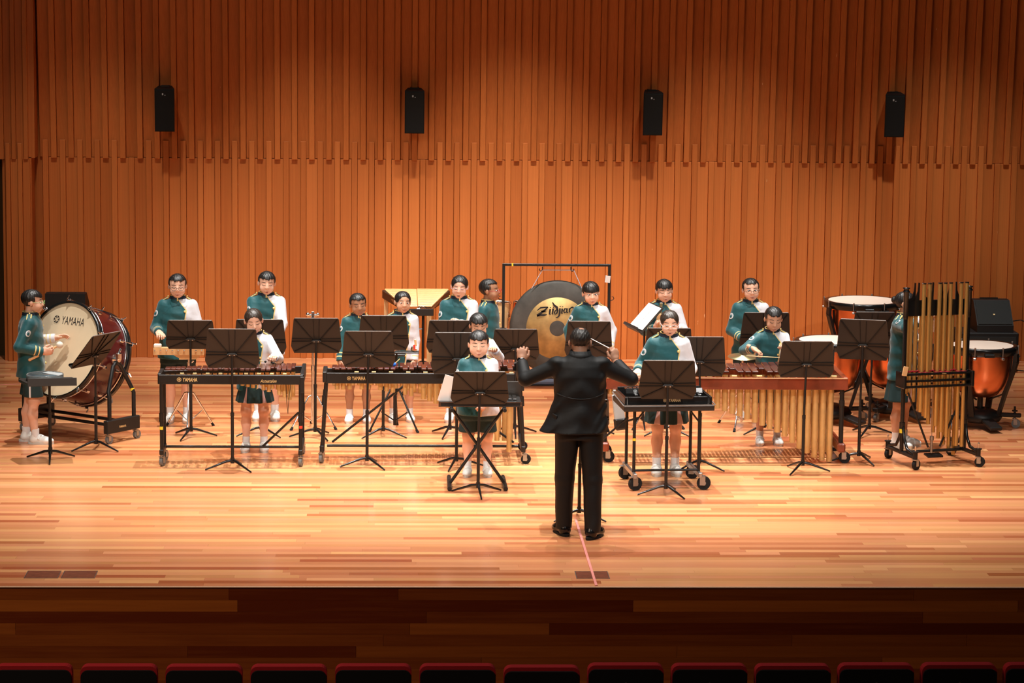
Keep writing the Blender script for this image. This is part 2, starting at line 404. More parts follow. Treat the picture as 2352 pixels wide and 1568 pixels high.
# ------------------------------------------------------------------ music stands
M_['rib'] = plain('rib_black', (.004, .004, .004), .5, spec=.3)
M_['edge'] = plain('edge_highlight_grey', (.20, .19, .18), .4)  # grey stands in for the overhead light reflected by the desk tops
def music_stand(label, x, y, ztop, zbot, la, yaw=0.0, tilt=16, w=.50, dx=0.0, group='black orchestra stands', lip=True, sheet=None):
    t = thing('music_stand', label, 'music stand', (x, y, 0), 0, group)
    for k in range(3):
        a = math.radians(la+120*k); d = V((math.cos(a), math.sin(a), 0))
        MB().tube([d*.012+V((0, 0, .085)), d*.06+V((0, 0, .078)), d*.255+V((0, 0, .010))], [.014, .013, .008], 6).build('leg', M_['black_gloss'], t)
    zc = (ztop+zbot)/2; h = (ztop-zbot)/math.cos(math.radians(tilt)); zh = zc-h*.13
    zm = min(.52, zh*.55)
    MB().cyl((0, 0, .06), (0, 0, zm), .0150, n=10).cyl((0, 0, .06), (0, 0, .11), .019, n=10).cyl((0, 0, zm-.02), (0, 0, zm+.012), .0172, n=10).build('lower_tube', M_['black'], t)
    MB().tube([(0, 0, zm), (dx*.4, 0, (zm+zh)/2), (dx, 0, zh-.005)], .0105, 8).build('upper_tube', M_['black'], t)
    R = RZ(yaw)@RX(math.radians(tilt))      # desk plane: local x right, z up, +y towards the player
    off = V((dx, 0, zh)); up = h*.13
    wt, wb = w*.445, w*.5
    poly = [(-wt+.012, h/2), (wt-.012, h/2), (wt, h/2-.012), (wb, -h/2+h*.2), (wb-.006, -h/2+h*.15), (wb*.88, -h/2), (-wb*.88, -h/2), (-wb+.006, -h/2+h*.15), (-wb, -h/2+h*.2), (-wt, h/2-.012)]
    Mx = T4(off, R)@T4((0, .022, up), RX(math.pi/2))
    b = MB().prism(poly, -.003, .003, Mx)
    desk = b.build('desk', M_['desk'], t)
    r = MB()
    def rib(x0, z0, x1, z1, th=.011):
        p, q = V((x0, .015, z0+up)), V((x1, .015, z1+up)); d = q-p; a = math.atan2(d.z, d.x)
        r.box(off+R@((p+q)/2), (d.length, .007, th), R@RY(-a))
    for sx in (-1, 1):
        rib(sx*.03, -.03*h/.34-.02, sx*wt*.93, h*.46); rib(sx*.03, -h*.2, sx*wb*.86, -h*.46)
        rib(sx*.03, -h*.10, sx*wb*.95, -h*.085, .007); rib(sx*.03, -h*.16, sx*wb*.97, -h*.165, .007)
        rib(sx*.024, -h*.05, sx*.030, h*.47, .005)
    r.build('rib', M_['rib'], desk)
    MB().cyl(off+R@V((-wt+.012, .022, up+h/2)), off+R@V((wt-.012, .022, up+h/2)), .0042, n=6).build('edge_highlight', M_['edge'], desk)  # added strip that paints the bright line of light on the top edge
    if lip:
        MB().box(off+R@V((0, .045, up-h/2+.003)), (wb*1.75, .05, .004), R).box(off+R@V((0, .069, up-h/2+.012)), (wb*1.75, .004, .018), R).build('ledge', M_['black'], desk)
    MB().box(off+R@V((0, -.004, 0)), (.075, .018, .028), R, .003).cyl(off+R@V((-.045, -.006, 0)), off+R@V((.045, -.006, 0)), .009, n=8).cyl(off+R@V((-.02, -.02, .0)), off+R@V((-.02, -.008, .0)), .005, n=8, mat=1).cyl(off+R@V((.02, -.02, .0)), off+R@V((.02, -.008, .0)), .005, n=8, mat=1).build('tilt_bracket', [M_['black'], M_['steel']], t)
    return t, off, R, up, h
S = music_stand
S('black music stand turned sideways beside the bass drum', -3.945, 5.615, 1.13, .80, 90, math.radians(58), 38, .50)
S('black music stand in front of the bespectacled boy at the wooden block bar', -3.093, 6.303, 1.156, .862, 10, 0, 18, .49)
S('black music stand in front of the left xylophone', -2.595, 4.65, 1.308, .935, 75, 0, 14, .50)
S('black music stand behind the girl at the left xylophone', -2.414, 6.411, 1.153, .80, 80, 0, 14, .515, dx=-.01)
S('black music stand beside the empty chrome cymbal stand', -1.88, 6.3, 1.184, .829, 60, 0, 16, .495, dx=.01)
S('black music stand in front of the black-railed marimba', -1.359, 4.794, 1.273, .924, 70, 0, 16, .495, dx=.01)
S('black music stand in front of the girl with the long white sleeve', -1.215, 6.359, 1.205, .853, 95, 0, 16, .50)
S('black music stand in front of the girl with pink glasses', -.558, 6.442, 1.149, .815, 12, 0, 16, .475)
S('black music stand left of the front boy at the marimba low end', -.53, 4.784, 1.266, .868, 12, 0, 14, .485)
S('black music stand behind the conductor\'s raised left hand', .086, 6.502, 1.057, .738, 30, 0, 18, .475)
S('frontmost black music stand before the boy at the small bells', -.366, 3.525, 1.10, .796, 35, 0, 20, .515, dx=.008)
S('black conductor\'s stand hidden behind the conductor\'s legs', .459, 2.457, 1.06, .76, 90, 0, 45, .50)
S('black music stand in front of the boy before the gong', .822, 6.515, 1.137, .765, 0, 0, 14, .475, dx=-.012)
S('black music stand behind the girl with pale glasses', 1.587, 6.528, 1.07, .74, 90, 0, 16, .485, dx=.016)
S('black music stand in front of the wooden marimba near the bells cart', 1.727, 4.708, 1.247, .868, 90, 0, 14, .50, dx=-.02)
S('black music stand before the bells in the open road case', 1.298, 3.504, 1.21, .852, 65, 0, 16, .515)
S('black music stand between the smiling boy and the boy with a mallet', 2.586, 6.619, 1.218, .831, 90, 0, 14, .51, dx=-.01)
S('black music stand before the low end of the wooden marimba', 2.679, 4.614, 1.224, .875, 115, 0, 16, .525, dx=.011)
S('taller black music stand left of the tubular bells', 3.283, 5.097, 1.36, .97, 55, math.radians(-16), 12, .50, dx=.009)
S('black music stand standing directly behind the taller one beside the tubular bells', 3.632, 6.563, 1.236, .87, 0, 0, 14, .45, dx=.02)

# stand with white pages, seen edge-on
t = thing('music_stand', 'black stand tilted sideways holding white sheet pages', 'music stand', (1.403, 7.0, 0), 0, 'black orchestra stands')
for k in range(3):
    a = math.radians(30+120*k); d = V((math.cos(a), math.sin(a), 0))
    MB().tube([d*.012+V((0, 0, .085)), d*.06+V((0, 0, .078)), d*.255+V((0, 0, .010))], [.014, .013, .008], 6).build('leg', M_['black_gloss'], t)
MB().cyl((0, 0, .06), (0, 0, .78), .015).build('lower_tube', M_['black'], t)
MB().cyl((0, 0, .75), (0, 0, 1.08), .0105).build('upper_tube', M_['black'], t)
R = RZ(math.radians(102))@RX(math.radians(42)); off = V((0, 0, 1.09))
dk = MB().box(off+R@V((0, 0, .02)), (.46, .006, .34), R).build('desk', M_['desk'], t)
MB().box(off+R@V((0, .035, -.15)), (.46, .07, .005), R).box(off+R@V((0, .07, -.14)), (.46, .005, .028), R).build('ledge', M_['black'], dk)
pg = thing('sheet_music', 'white sheet pages lying on the sideways tilted stand', 'sheet music', (1.403, 7.0, 1.09))
for k in range(2): MB().box(R@V((.10*(1 if k else -1), .010+.006*k, .03)), (.20, .004, .29), R).build('page', M_['paper'], pg)

# flat tray stand with frame drum
t = thing('music_stand', 'black music stand with its desk laid flat as a tray under the frame drum', 'music stand', (-4.316, 5.098, 0), 0, 'black orchestra stands')
for k in range(3):
    a = math.radians(-85+120*k); d = V((math.cos(a), math.sin(a), 0))
    MB().tube([d*.012+V((0, 0, .085)), d*.06+V((0, 0, .078)), d*.255+V((0, 0, .010))], [.014, .013, .008], 6).build('leg', M_['black_gloss'], t)
MB().cyl((0, 0, .06), (0, 0, .45), .016).cyl((0, 0, .06), (0, 0, .12), .02).build('lower_tube', M_['black'], t)
MB().cyl((0, 0, .45), (0, 0, .745), .012).build('upper_tube', M_['black'], t)
R = RZ(math.radians(9)); off = V((-.01, 0, .75))
dk = MB().prism([(-.25, .17), (.22, .17), (.255, .10), (.255, -.15), (-.20, -.15), (-.27, .10)], -.003, .003, T4(off, R)).build('desk', M_['desk'], t)
MB().box(off+R@V((.03, -.152, .010)), (.45, .005, .075), R@RX(math.radians(-12)), .002).build('ledge', M_['desk'], dk)
text_part('MADE IN USA', dk, M_['lgrey'], off+R@V((.17, -.1575, -.008)), R@RX(math.pi/2+math.radians(-12)), .008, .085)
fd = thing('frame_drum', 'shallow round drum with a clear head on the flat tray stand', 'drum', (-4.36, 5.13, .753), .2)
MB().lathe([(.165, 0), (.172, .002), (.172, .052), (.165, .054), (.160, .050), (.160, .004), (.165, 0)], n=40).build('shell', M_['grey'], fd)
MB().lathe([(0, .0525), (.163, .0525), (.163, .0505), (0, .0505)], n=40).build('drum_head', plain('smoky_head', (.07, .09, .10), .10, spec=.8, vary=.5, vscale=9), fd)
MB().prism([(.045, .155), (.155, .05), (.163, 0), (.150, -.06), (.12, -.105), (-.02, .1)], .0530, .0536).build('pale_segment', M_['lgrey'], fd)
MB().ring((0, 0, .052), .168, .006, n=40, m=6).build('rim', M_['clear'], fd)

# ------------------------------------------------------------------ tripod hardware
def tripod(t, mat, zc, zlow, rad, la, r=.008, foot=True, top=None):
    for k in range(3):
        a = math.radians(la+120*k); d = V((math.cos(a), math.sin(a), 0))
        lg = MB().tube([d*.02+V((0, 0, zc)), d*.05+V((0, 0, zc-.01)), d*rad+V((0, 0, .02))], r, 8).build('leg', mat, t)
        MB().box(d*(rad*.5)+V((0, 0, (zlow+zc*.45)/2)), (.004, .004, .004)).tube([d*.012+V((0, 0, zlow)), d*(rad*.55)+V((0, 0, zc*.46))], r*.7, 6).build('brace', mat, lg)
        if foot: MB().cyl(d*(rad-.01)+V((0, 0, .032)), d*(rad+.012)+V((0, 0, .0)), .012, .015, 8).build('rubber_foot', M_['rubber'], lg)
cs = thing('cymbal_stand', 'empty chrome cymbal stand with a winged top beside a music stand', 'stand', (-1.92, 6.85, 0))
tripod(cs, M_['chrome'], .33, .07, .25, 95, .0085)
MB().cyl((0, 0, .05), (0, 0, .62), .0145).build('lower_tube', M_['chrome'], cs)
MB().cyl((0, 0, .6), (0, 0, 1.12), .0105).cyl((0, 0, .58), (0, 0, .63), .019).build('upper_tube', M_['chrome'], cs)
MB().cyl((-.05, 0, 1.14), (.05, 0, 1.14), .012).ball((-.05, 0, 1.145), .02).ball((.05, 0, 1.145), .017).cyl((0, 0, 1.09), (0, 0, 1.15), .017).box((0, 0, 1.165), (.03, .02, .02), bev=.004).build('tilter', M_['chrome'], cs)
cs = thing('cymbal_stand', 'chrome cymbal stand standing behind the wooden marimba', 'stand', (2.40, 6.98, 0))
tripod(cs, M_['chrome'], .36, .08, .30, 130, .008)
MB().cyl((0, 0, .05), (0, 0, .72), .013).build('tube', M_['chrome'], cs)
cy = thing('suspended_cymbal', 'small pale bronze cymbal on its stand beside the smiling boy', 'cymbal', (2.40, 6.98, .72), 0)
MB().lathe([(0, .028), (.025, .027), (.032, .012), (.15, 0), (.151, -.002), (.03, .008), (0, .024)], T4((0, 0, 0), RX(.10)), 40).build('plate', M_['cymbal'], cy)
MB().cyl((0, 0, .02), (0, 0, .045), .012).ball((0, 0, .05), .014).build('wing_nut', M_['chrome'], cy)
cs = thing('snare_stand', 'low chrome tripod stand behind the bells cart girl', 'stand', (1.53, 6.95, 0))
tripod(cs, M_['chrome'], .34, .07, .29, 215, .008)
MB().cyl((0, 0, .05), (0, 0, .55), .013).build('tube', M_['chrome'], cs)
MB().cyl((-.10, 0, .55), (.10, 0, .55), .008).cyl((0, -.08, .55), (0, .1, .55), .008).build('basket', M_['chrome'], cs)
cs = thing('drum_tripod', 'black tripod stand between the two players behind the marimba', 'stand', (-1.10, 6.75, 0))
tripod(cs, M_['black'], .42, .10, .27, -35, .010)
MB().cyl((0, 0, .05), (0, 0, .75), .017).cyl((0, 0, .36), (0, 0, .44), .024).build('tube', M_['black'], cs)
MB().box((0, 0, .76), (.2, .12, .02), bev=.004).build('top_plate', M_['black'], cs)

# wooden block bar (castanet machine) on a chrome stand
cs = thing('snare_stand', 'chrome tripod stand under the long wooden block bar', 'stand', (-3.15, 6.82, 0))
tripod(cs, M_['chrome'], .36, .07, .26, 30, .009)
MB().cyl((0, 0, .05), (0, 0, .70), .012).cyl((0, 0, .60), (0, 0, .66), .02).cyl((.02, -.02, .66), (.05, -.02, .68), .008).build('tube', M_['chrome'], cs)
wb = thing('castanet_bar', 'long pale wooden bar with chrome studs and a white block', 'percussion', (-3.24, 6.80, .70))
MB().prism([(-.255, .045), (.245, .045), (.245, .115), (-.255, .115)], -.04, .04, T4((0, 0, 0), RX(math.pi/2))).prism([(-.06, .045), (.02, .0), (.16, .0), (.23, .045)], -.035, .035, T4((0, 0, 0), RX(math.pi/2))).build('body', M_['maple'], wb)
for i in range(9): MB().ball((-.24+i*.058, -.042, .088), .009, 8).build('stud', M_['chrome'], wb)
MB().box((-.215, 0, .132), (.075, .07, .034), bev=.008).build('block', M_['felt'], wb)

# ------------------------------------------------------------------ keyboard percussion
ACC = {'C': 1, 'D': 1, 'E': 0, 'F': 1, 'G': 1, 'A': 1, 'B': 0}
NAMES = 'CDEFGAB'
SEMI = {'C': 0, 'D': 2, 'E': 4, 'F': 5, 'G': 7, 'A': 9, 'B': 11}
def keyboard(t, x_high, x_low, low_note, n_nat, front_y, z, wbar, len_lo, len_hi, mat, acc_z=.022, gap=.02, bar_h=.018):
    """bars run front to back; low notes at the right. Returns list of (x, semitone, is_accidental)."""
    out = []; k0 = NAMES.index(low_note); p = (x_low-x_high)/(n_nat-1); base = SEMI[low_note]
    um = boxmesh('bar_'+mat, (1, 1, bar_h), .0, M_[mat])
    for i in range(n_nat):
        nm = NAMES[(k0+i) % 7]; octv = (k0+i)//7; st = SEMI[nm]+12*octv-base; x = x_low-p*i; f = i/(n_nat-1)
        ln = len_lo+(len_hi-len_lo)*f; la = ln*.92
        y0 = front_y+la+gap
        b = link('bar', boxmesh('bar_'+mat, (wbar*(1-.12*f), ln, bar_h), .004, M_[mat]), t, (x, y0+ln/2, z)); out.append((x, y0+ln*.45, st, 0, b))
        if ACC[nm] and i < n_nat-1:
            b = link('bar', boxmesh('bar_'+mat, (wbar*(1-.12*f), la, bar_h), .004, M_[mat]), t, (x-p/2, front_y+la/2, z+acc_z)); out.append((x-p/2, front_y+la*.5, st+1, 1, b))
    return out
_reso = {}
def resonator(t, x, y, ztop, zbot, r, mat='gold', cap=True):
    L = ztop-zbot; k = (round(r, 4), round(L, 3), mat)
    if k not in _reso:
        b = MB().cyl((0, 0, -L), (0, 0, 0), r, n=16, cap=False).cyl((0, 0, -L), (0, 0, -L+.004), r*.99, n=16)
        me = bpy.data.meshes.new('resonator'); me.from_pydata(b.v, [], b.f); me.materials.append(M_[mat]); me.polygons.foreach_set('use_smooth', b.s); me.update(); _reso[k] = me
    return link('resonator', _reso[k], t, (x, y, ztop))

# xylophone with black rails
xy = thing('xylophone', 'small xylophone with black rails and short gold resonators at the left', 'xylophone', (-2.615, 5.10, 0))
MB().box((0, -.30, .815), (1.33, .028, .088), bev=.004).build('front_rail', M_['black'], xy)
MB().box((0, .16, .815), (1.38, .028, .07), RZ(math.atan(.33/1.33)), .004).build('back_rail', M_['black'], xy)
MB().box((-.655, -.15, .82), (.035, .32, .10), bev=.005).build('end_block', M_['black'], xy)
MB().box((.655, .02, .82), (.035, .66, .10), bev=.005).box((.655, -.30, .77), (.036, .04, .15), bev=.004).build('end_block', M_['black'], xy)
bars = keyboard(xy, -.60, .56, 'F', 25, -.285, .882, .042, .26, .13, 'rosewood')
for x, y, st, acc, b in bars:
    L = .235*2**(-st/12); resonator(xy, x, y, .83, .83-max(L, .03)-.0, .019)
    if acc and st % 3 == 0: pass
for i in range(9): MB().box((-.45+i*.118, -.29, .868), (.035, .012, .014), bev=.002).build('bar_post', M_['gilt'], xy)
text_part('YAMAHA', xy, M_['gilt'], (-.375, -.3145, .815), FRONT, .036, .135, bold=.02)
logo_part(xy, M_['gilt'], (-.475, -.3146, .815), FRONT, .020)
text_part('Acoustalon', xy, M_['gilt'], (.345, -.3146, .805), FRONT, .030, .15, shear=.4)
for sx, ys in ((-1, (-.30, 0.0)), (1, (-.30, .34))):
    for y in ys:
        lg = MB().cyl((sx*.64, y, .13), (sx*.64, y, .80), .017).cyl((sx*.64, y, .42), (sx*.64, y, .50), .022).build('leg', M_['black'], xy)
        castor(xy, sx*.64, y, .046, math.radians(70 if sx < 0 else 80), 'wheel')
    MB().box((sx*.64, sum(ys)/2, .135), (.04, abs(ys[1]-ys[0])+.06, .05), bev=.006).build('foot_beam', M_['black'], xy)
MB().cyl((-.64, -.02, .135), (.64, -.02, .135), .012).build('cross_bar', M_['black'], xy)
MB().cyl((.28, -.02, .14), (.62, -.25, .50), .011).build('brace', M_['black'], xy)
MB().cyl((-.641, -.30, .345), (-.641, -.30, .375), .0178).build('yellow_band', M_['yellow'], xy)
MB().cyl((.641, -.30, .36), (.641, -.30, .385), .0178).build('red_band', M_['red'], xy)
MB().tube([(.50, -.2, .80), (.51, -.22, .60), (.52, -.2, .48), (.53, -.22, .62), (.55, -.2, .79)], .003, 5).build('cord', M_['black'], xy)

# black-railed marimba in the centre
ma = thing('marimba', 'black-railed marimba with long gold resonators in the centre', 'marimba', (-.84, 5.25, 0))
MB().box((-.03, -.30, .81), (1.76, .028, .098), bev=.004).build('front_rail', M_['black'], ma)
MB().box((0, .23, .81), (1.85, .028, .08), RZ(math.atan(.40/1.8)), .004).build('back_rail', M_['black'], ma)
MB().box((-.915, -.14, .82), (.04, .36, .10), bev=.006).build('end_block', M_['black'], ma)
MB().box((.915, .08, .80), (.045, .80, .13), bev=.006).box((.915, -.29, .775), (.05, .06, .155), bev=.004).build('end_block', M_['black'], ma)
bars = keyboard(ma, -.83, .84, 'A', 30, -.28, .870, .050, .36, .17, 'rosewood')
for x, y, st, acc, b in bars:
    L = .72*2**(-st/12); resonator(ma, x, y-(.04 if acc else 0), .80,   .80-max(L, .075)-.03, .0245 if st < 26 else .0215)
for i in range(10): MB().box((-.62+i*.16, -.285, .862), (.04, .012, .016), bev=.002).build('bar_post', M_['gilt'], ma)
text_part('YAMAHA', ma, M_['gilt'], (-.60, -.3145, .81), FRONT, .034, .125, bold=.02)
logo_part(ma, M_['gilt'], (-.69, -.3146, .81), FRONT, .018)
for sx, ys in ((-1, (-.27, .08)), (1, (-.28, .40))):
    x = sx*.905
    for y in ys:
        MB().cyl((x+sx*.035, y, .14), (x, y, .76), .017).cyl((x+sx*.018, y, .55), (x+sx*.012, y, .64), .023).build('leg', M_['black'], ma)
        castor(ma, x+sx*.045, y, .046, math.radians(75 if sx < 0 else -10), 'wheel' if sx < 0 else 'rubber')
    MB().box((x+sx*.035, sum(ys)/2, .14), (.04, abs(ys[1]-ys[0])+.06, .06), bev=.006).build('foot_beam', M_['black'], ma)
MB().cyl((-.90, -.05, .125), (.90, -.05, .125), .013).build('cross_bar', M_['black'], ma)
MB().cyl((-.85, -.05, .16), (-.15, -.05, .72), .011).build('brace', M_['black'], ma)
MB().cyl((.86, -.05, .16), (.55, -.05, .38), .011).build('brace', M_['black'], ma)

# wooden marimba at the right
mb_ = thing('marimba', 'large marimba with red-brown wooden rails and gold resonators', 'marimba', (1.985, 5.35, 0))
fw = M_['frame_wood']
MB().box((0, -.35, .765), (2.32, .035, .112), bev=.005).build('front_rail', fw, mb_)
MB().box((0, .28, .77), (2.36, .035, .10), RZ(math.atan(.45/2.3)), .005).build('back_rail', fw, mb_)
MB().box((1.135, .07, .77), (.05, .86, .11), bev=.006).build('end_block', fw, mb_)
MB().box((-1.135, -.15, .77), (.05, .42, .11), bev=.006).build('end_block', fw, mb_)
MB().box((0, -.372, .817), (2.30, .010, .006)).build('pale_strip', M_['maple'], mb_)
bars = keyboard(mb_, -1.06, 1.02, 'C', 31, -.30, .842, .060, .42, .20, 'rosewood')
kx = [-1.10, -.07, .16, .37, .57, .72, .87, .98, 1.1]; kz = [.655, .52, .442, .355, .265, .14, .05, .012, .010]
for i in range(30):
    x = -1.06+i*.0715; zb = float(np.interp(x, kx, kz)); resonator(mb_, x, -.275, .79, max(zb, .012), .0285)
    resonator(mb_, x+.03, .0, .79, max(.05, zb+.03), .0285)
for i in range(9): MB().box((-.85+i*.235, -.335, .832), (.05, .012, .018), bev=.002).build('bar_post', M_['gilt'], mb_)
text_part('YAMAHA', mb_, M_['gilt'], (-.785, -.3685, .765), FRONT, .040, .16, bold=.02)
logo_part(mb_, M_['gilt'], (-.905, -.3686, .765), FRONT, .024)
for sx, ys in ((-1, (-.28, .05)), (1, (-.30, .33))):
    x = sx*1.115
    for y in ys:
        MB().cyl((x, y, .18), (x, y, .72), .022, n=12).cyl((x, y, .55), (x, y, .60), .028).build('leg', M_['black'], mb_)
        castor(mb_, x+.02, y, .055, 0, 'rubber', w=.034)
    MB().box((x, sum(ys)/2, .155), (.075, abs(ys[1]-ys[0])+.14, .085), bev=.014).build('foot_beam', fw, mb_)

# bells (glockenspiel) in an open road case on a wheeled cart
gl = thing('glockenspiel_cart', 'bells in an open black road case on a wheeled cart', 'glockenspiel', (1.31, 4.0, 0), math.radians(5))
MB().box((0, 0, .745), (.82, .60, .05), bev=.006).build('case_tray', M_['desk'], gl)
MB().box((0, -.305, .775), (.835, .008, .006)).box((0, .305, .80), (.835, .008, .006)).box((-.414, 0, .787), (.008, .61, .006), RX(.04)).box((.414, 0, .787), (.008, .61, .006), RX(.04)).build('metal_edge', M_['steel'], gl)
MB().box((0, -.22, .805), (.72, .025, .07), bev=.004).build('front_panel', M_['black_gloss'], gl)
MB().box((0, .24, .815), (.76, .02, .09), bev=.004).box((-.385, 0, .805), (.02, .5, .07), bev=.004).box((.385, 0, .805), (.02, .5, .07), bev=.004).build('side_panel', M_['black_gloss'], gl)
MB().box((0, -.03, .862), (.70, .012, .05), RX(-.35), .003).build('ridge_panel', M_['black_gloss'], gl)
text_part('YAMAHA', gl, M_['maple'], (.06, -.2335, .808), FRONT, .028, .11, bold=.02)
logo_part(gl, M_['maple'], (-.03, -.2336, .808), FRONT, .015)
text_part('YAMAHA', gl, M_['lgrey'], (-.17, -.0390, .862), RX(math.pi/2-.35), .030, .12, bold=.02)
logo_part(gl, M_['lgrey'], (-.265, -.0392, .862), RX(math.pi/2-.35), .016)
for i in range(17): link('bar', boxmesh('steel_bar', (.030, .20-.004*i, .008), .002, M_['chrome']), gl, (.31-i*.039, .11, .858))
for i in range(12): link('bar', boxmesh('steel_bar_s', (.028, .13-.004*i, .008), .002, M_['chrome']), gl, (.30-i*.052, -.10, .845))
for sx in (-1, 1):
    for sy in (-1, 1):
        x, y = sx*.295, sy*.20
        MB().cyl((x, y, .14), (x, y, .725), .015).build('leg', M_['black'], gl)
        castor(gl, x+.015*sx, sy*.265, .062, math.radians(20 if sx < 0 else -15), 'rubber', w=.036)
    MB().box((sx*.295, 0, .135), (.03, .60, .045), bev=.004).build('foot_beam', M_['steel'], gl)
    MB().cyl((sx*.295, -.2, .60), (sx*.20, -.2, .72), .008).build('brace', M_['black'], gl)
MB().cyl((-.29, -.2, .17), (.29, -.2, .17), .011).build('cross_bar', M_['black'], gl)
MB().cyl((-.295, .2, .20), (-.295, .2, .2), .011).cyl((-.30, .1, .60), (-.62, .25, .28), .010).build('prop_rod', M_['black'], gl)
MB().cyl((-.295, -.2, .44), (-.295, -.2, .465), .0162).build('yellow_band', M_['yellow'], gl)

# small bells on an X stand, front centre
xs = thing('keyboard_stand', 'black folding X stand under the small bells case', 'stand', (-.365, 4.0, 0))
for e in (-1, 1):
    MB().tube([(e*.245, e*.012-.12, .03), (-e*.235, e*.012-.12, .715)], .014, 8).build('leg', M_['black'], xs)
    MB().cyl((e*.25, -.34, .022), (e*.245, .22, .022), .020, n=10).build('foot_bar', M_['black'], xs)
    MB().cyl((e*.235, -.33, .727), (e*.235, .22, .727), .017, n=10).build('top_bar', M_['black'], xs)
gb = thing('glockenspiel', 'small bells in a flat silver-edged case before the front boy', 'glockenspiel', (-.345, 3.98, .745))
MB().box((0, -.03, .022), (.73, .40, .045), bev=.005).build('case_tray', M_['black'], gb)
MB().box((0, -.232, .042), (.735, .006, .008)).box((0, -.232, .004), (.735, .006, .006)).box((-.362, -.232, .023), (.02, .007, .045)).box((.362, -.232, .023), (.02, .007, .045)).build('metal_edge', M_['chrome'], gb)
for i in range(15): link('bar', boxmesh('bell_bar', (.034, .24-.005*i, .008), .002, M_['chrome']), gb, (.31-i*.044, -.02, .056))
MB().box((.30, .12, .105), (.16, .012, .15), RX(.15), .003).build('lid', M_['desk'], gb)
ps = thing('sheet_music', 'pale loose page leaning on the small bells case', 'sheet music', (-.63, 3.80, .795))
MB().box((0, 0, .10), (.13, .004, .25), RY(.28)@RX(.15)).build('page', M_['paper'], ps)
# ------------------------------------------------------------------ pale end-on marimba by the wall
M_['brown_rail'] = plain('brown_rail', (.22, .09, .035), .45)
pm = thing('marimba', 'pale-barred marimba standing end-on by the back wall', 'marimba', (-.86, 10.05, 0))
for i in range(17):
    f = i/16; y = -.64+1.40*f; wl_ = .155+.205*f
    link('bar', boxmesh('pale_bar', (wl_, .074, .016), .004, M_['palebar']), pm, (-wl_/2+.004, y, .893))
    link('bar', boxmesh('pale_bar', (wl_, .074, .016), .004, M_['palebar']), pm, (wl_/2+.008, y+.02, .893))
for e in (-1, 1):
    MB().tube([(e*.13, -.70, .845), (e*.33, .75, .845)], .022, 6).build('side_rail', M_['brown_rail'], pm)
    MB().prism([(e*.16, -.30), (e*.385, .74), (e*.385, .80), (e*.28, .80), (e*.10, -.30)][::e], .80, .882).build('end_cap', M_['black'], pm)
    MB().box((e*.13, -.66, .45), (.05, .06, .75), bev=.004).build('leg', M_['maple'], pm)
    MB().box((e*.34, .70, .42), (.05, .06, .80), bev=.004).build('leg', M_['maple'], pm)
    castor(pm, e*.13, -.66, .035); castor(pm, e*.34, .70, .035)
for i in range(14): resonator(pm, -.12-.005*i, -.55+i*.09, .84, .62-.035*i, .022); resonator(pm, .12+.005*i, -.52+i*.09, .84, .60-.035*i, .022)
t = thing('percussion_tray', 'black tray stand with small metal percussion before the pale marimba', 'stand', (-.80, 9.0, 0), 0)
tripod(t, M_['black'], .35, .08, .25, 90, .009)
MB().cyl((0, 0, .05), (0, 0, .87), .014).build('tube', M_['black'], t)
MB().cyl((-.35, 0, .70), (.0, 0, .70), .009).build('side_arm', M_['steel'], t)
MB().box((-.10, 0, .875), (.40, .30, .012), bev=.004).box((-.10, -.15, .90), (.42, .012, .075), bev=.004).build('tray', M_['desk'], t)
tg = thing('triangle', 'steel triangle lying on the black tray by the wall', 'triangle', (-.80, 9.0, .885))
MB().tube([(-.06, -.05, .05), (.07, -.05, .05), (.0, .06, .05), (-.055, -.03, .05)], .005, 6).build('rod', M_['chrome'], tg)
for i, (x, y) in enumerate(((-.25, -.08), (-.18, -.06), (-.05, -.1))):
    o = MB().box((0, 0, .03), (.05, .04, .06), bev=.01).cyl((0, 0, .055), (.02, 0, .075), .012).build('hand_bell', M_['chrome'])
    o.location = (-.80+x, 9.0+y, .88); tag(o, ('small chrome hand bell at the left end of the black tray', 'small chrome hand bell second from the left on the black tray', 'small chrome hand bell nearest the triangle')[i], 'bell', 'bells on the tray')

# ------------------------------------------------------------------ bass drum
bd = thing('bass_drum_stand', 'black wheeled tilting frame carrying the maroon bass drum', 'drum stand', (-4.20, 6.43, 0))
AX = V((.61, .79, 0)).normalized(); CR = V((AX.y, -AX.x, 0))     # along the drum, across the stand
Rst = Matrix((CR, AX, V((0, 0, 1)))).transposed()
for e in (1, -1):
    c = CR*(.575*e)
    eb = MB().box(c+V((0, 0, .165)), (.055, .46, .13), Rst, .006).build('end_beam', M_['black'], bd)
    if e == 1: text_part('YAMAHA', eb, M_['gilt'], c+CR*.029+AX*-.02+V((0, 0, .155)), Rst@RZ(math.pi/2)@RX(math.pi/2), .022, .10, bold=.02)
    for k in (-1, 1):
        p = c+AX*(.195*k); castor(bd, p.x, p.y, .042, math.radians(50), 'wheel')
    a, b = c+AX*-.17, c+AX*.17; top = c*(.515/.575)
    MB().tube([a+V((0, 0, .2)), a+V((0, 0, .46)), a*.97+V((0, 0, .50)), top+AX*-.05+V((0, 0, .735)), top+V((0, 0, .77))], .020, 10).build('upright', M_['black'], bd)
    MB().tube([b+V((0, 0, .2)), b+V((0, 0, .46)), b*.97+V((0, 0, .50)), top+AX*.05+V((0, 0, .735)), top+V((0, 0, .77))], .020, 10).build('upright', M_['black'], bd)
    bb = b*.975+V((0, 0, .49)); MB().cyl(bb+V((0, 0, -.012)), bb+V((0, 0, .012)), .0215).build('yellow_band', M_['yellow'], bd)
for k in (-1, 1):
    MB().cyl(CR*-.575+AX*(.12*k)+V((0, 0, .17)), CR*.575+AX*(.12*k)+V((0, 0, .17)), .016).build('cross_tube', M_['black'], bd)
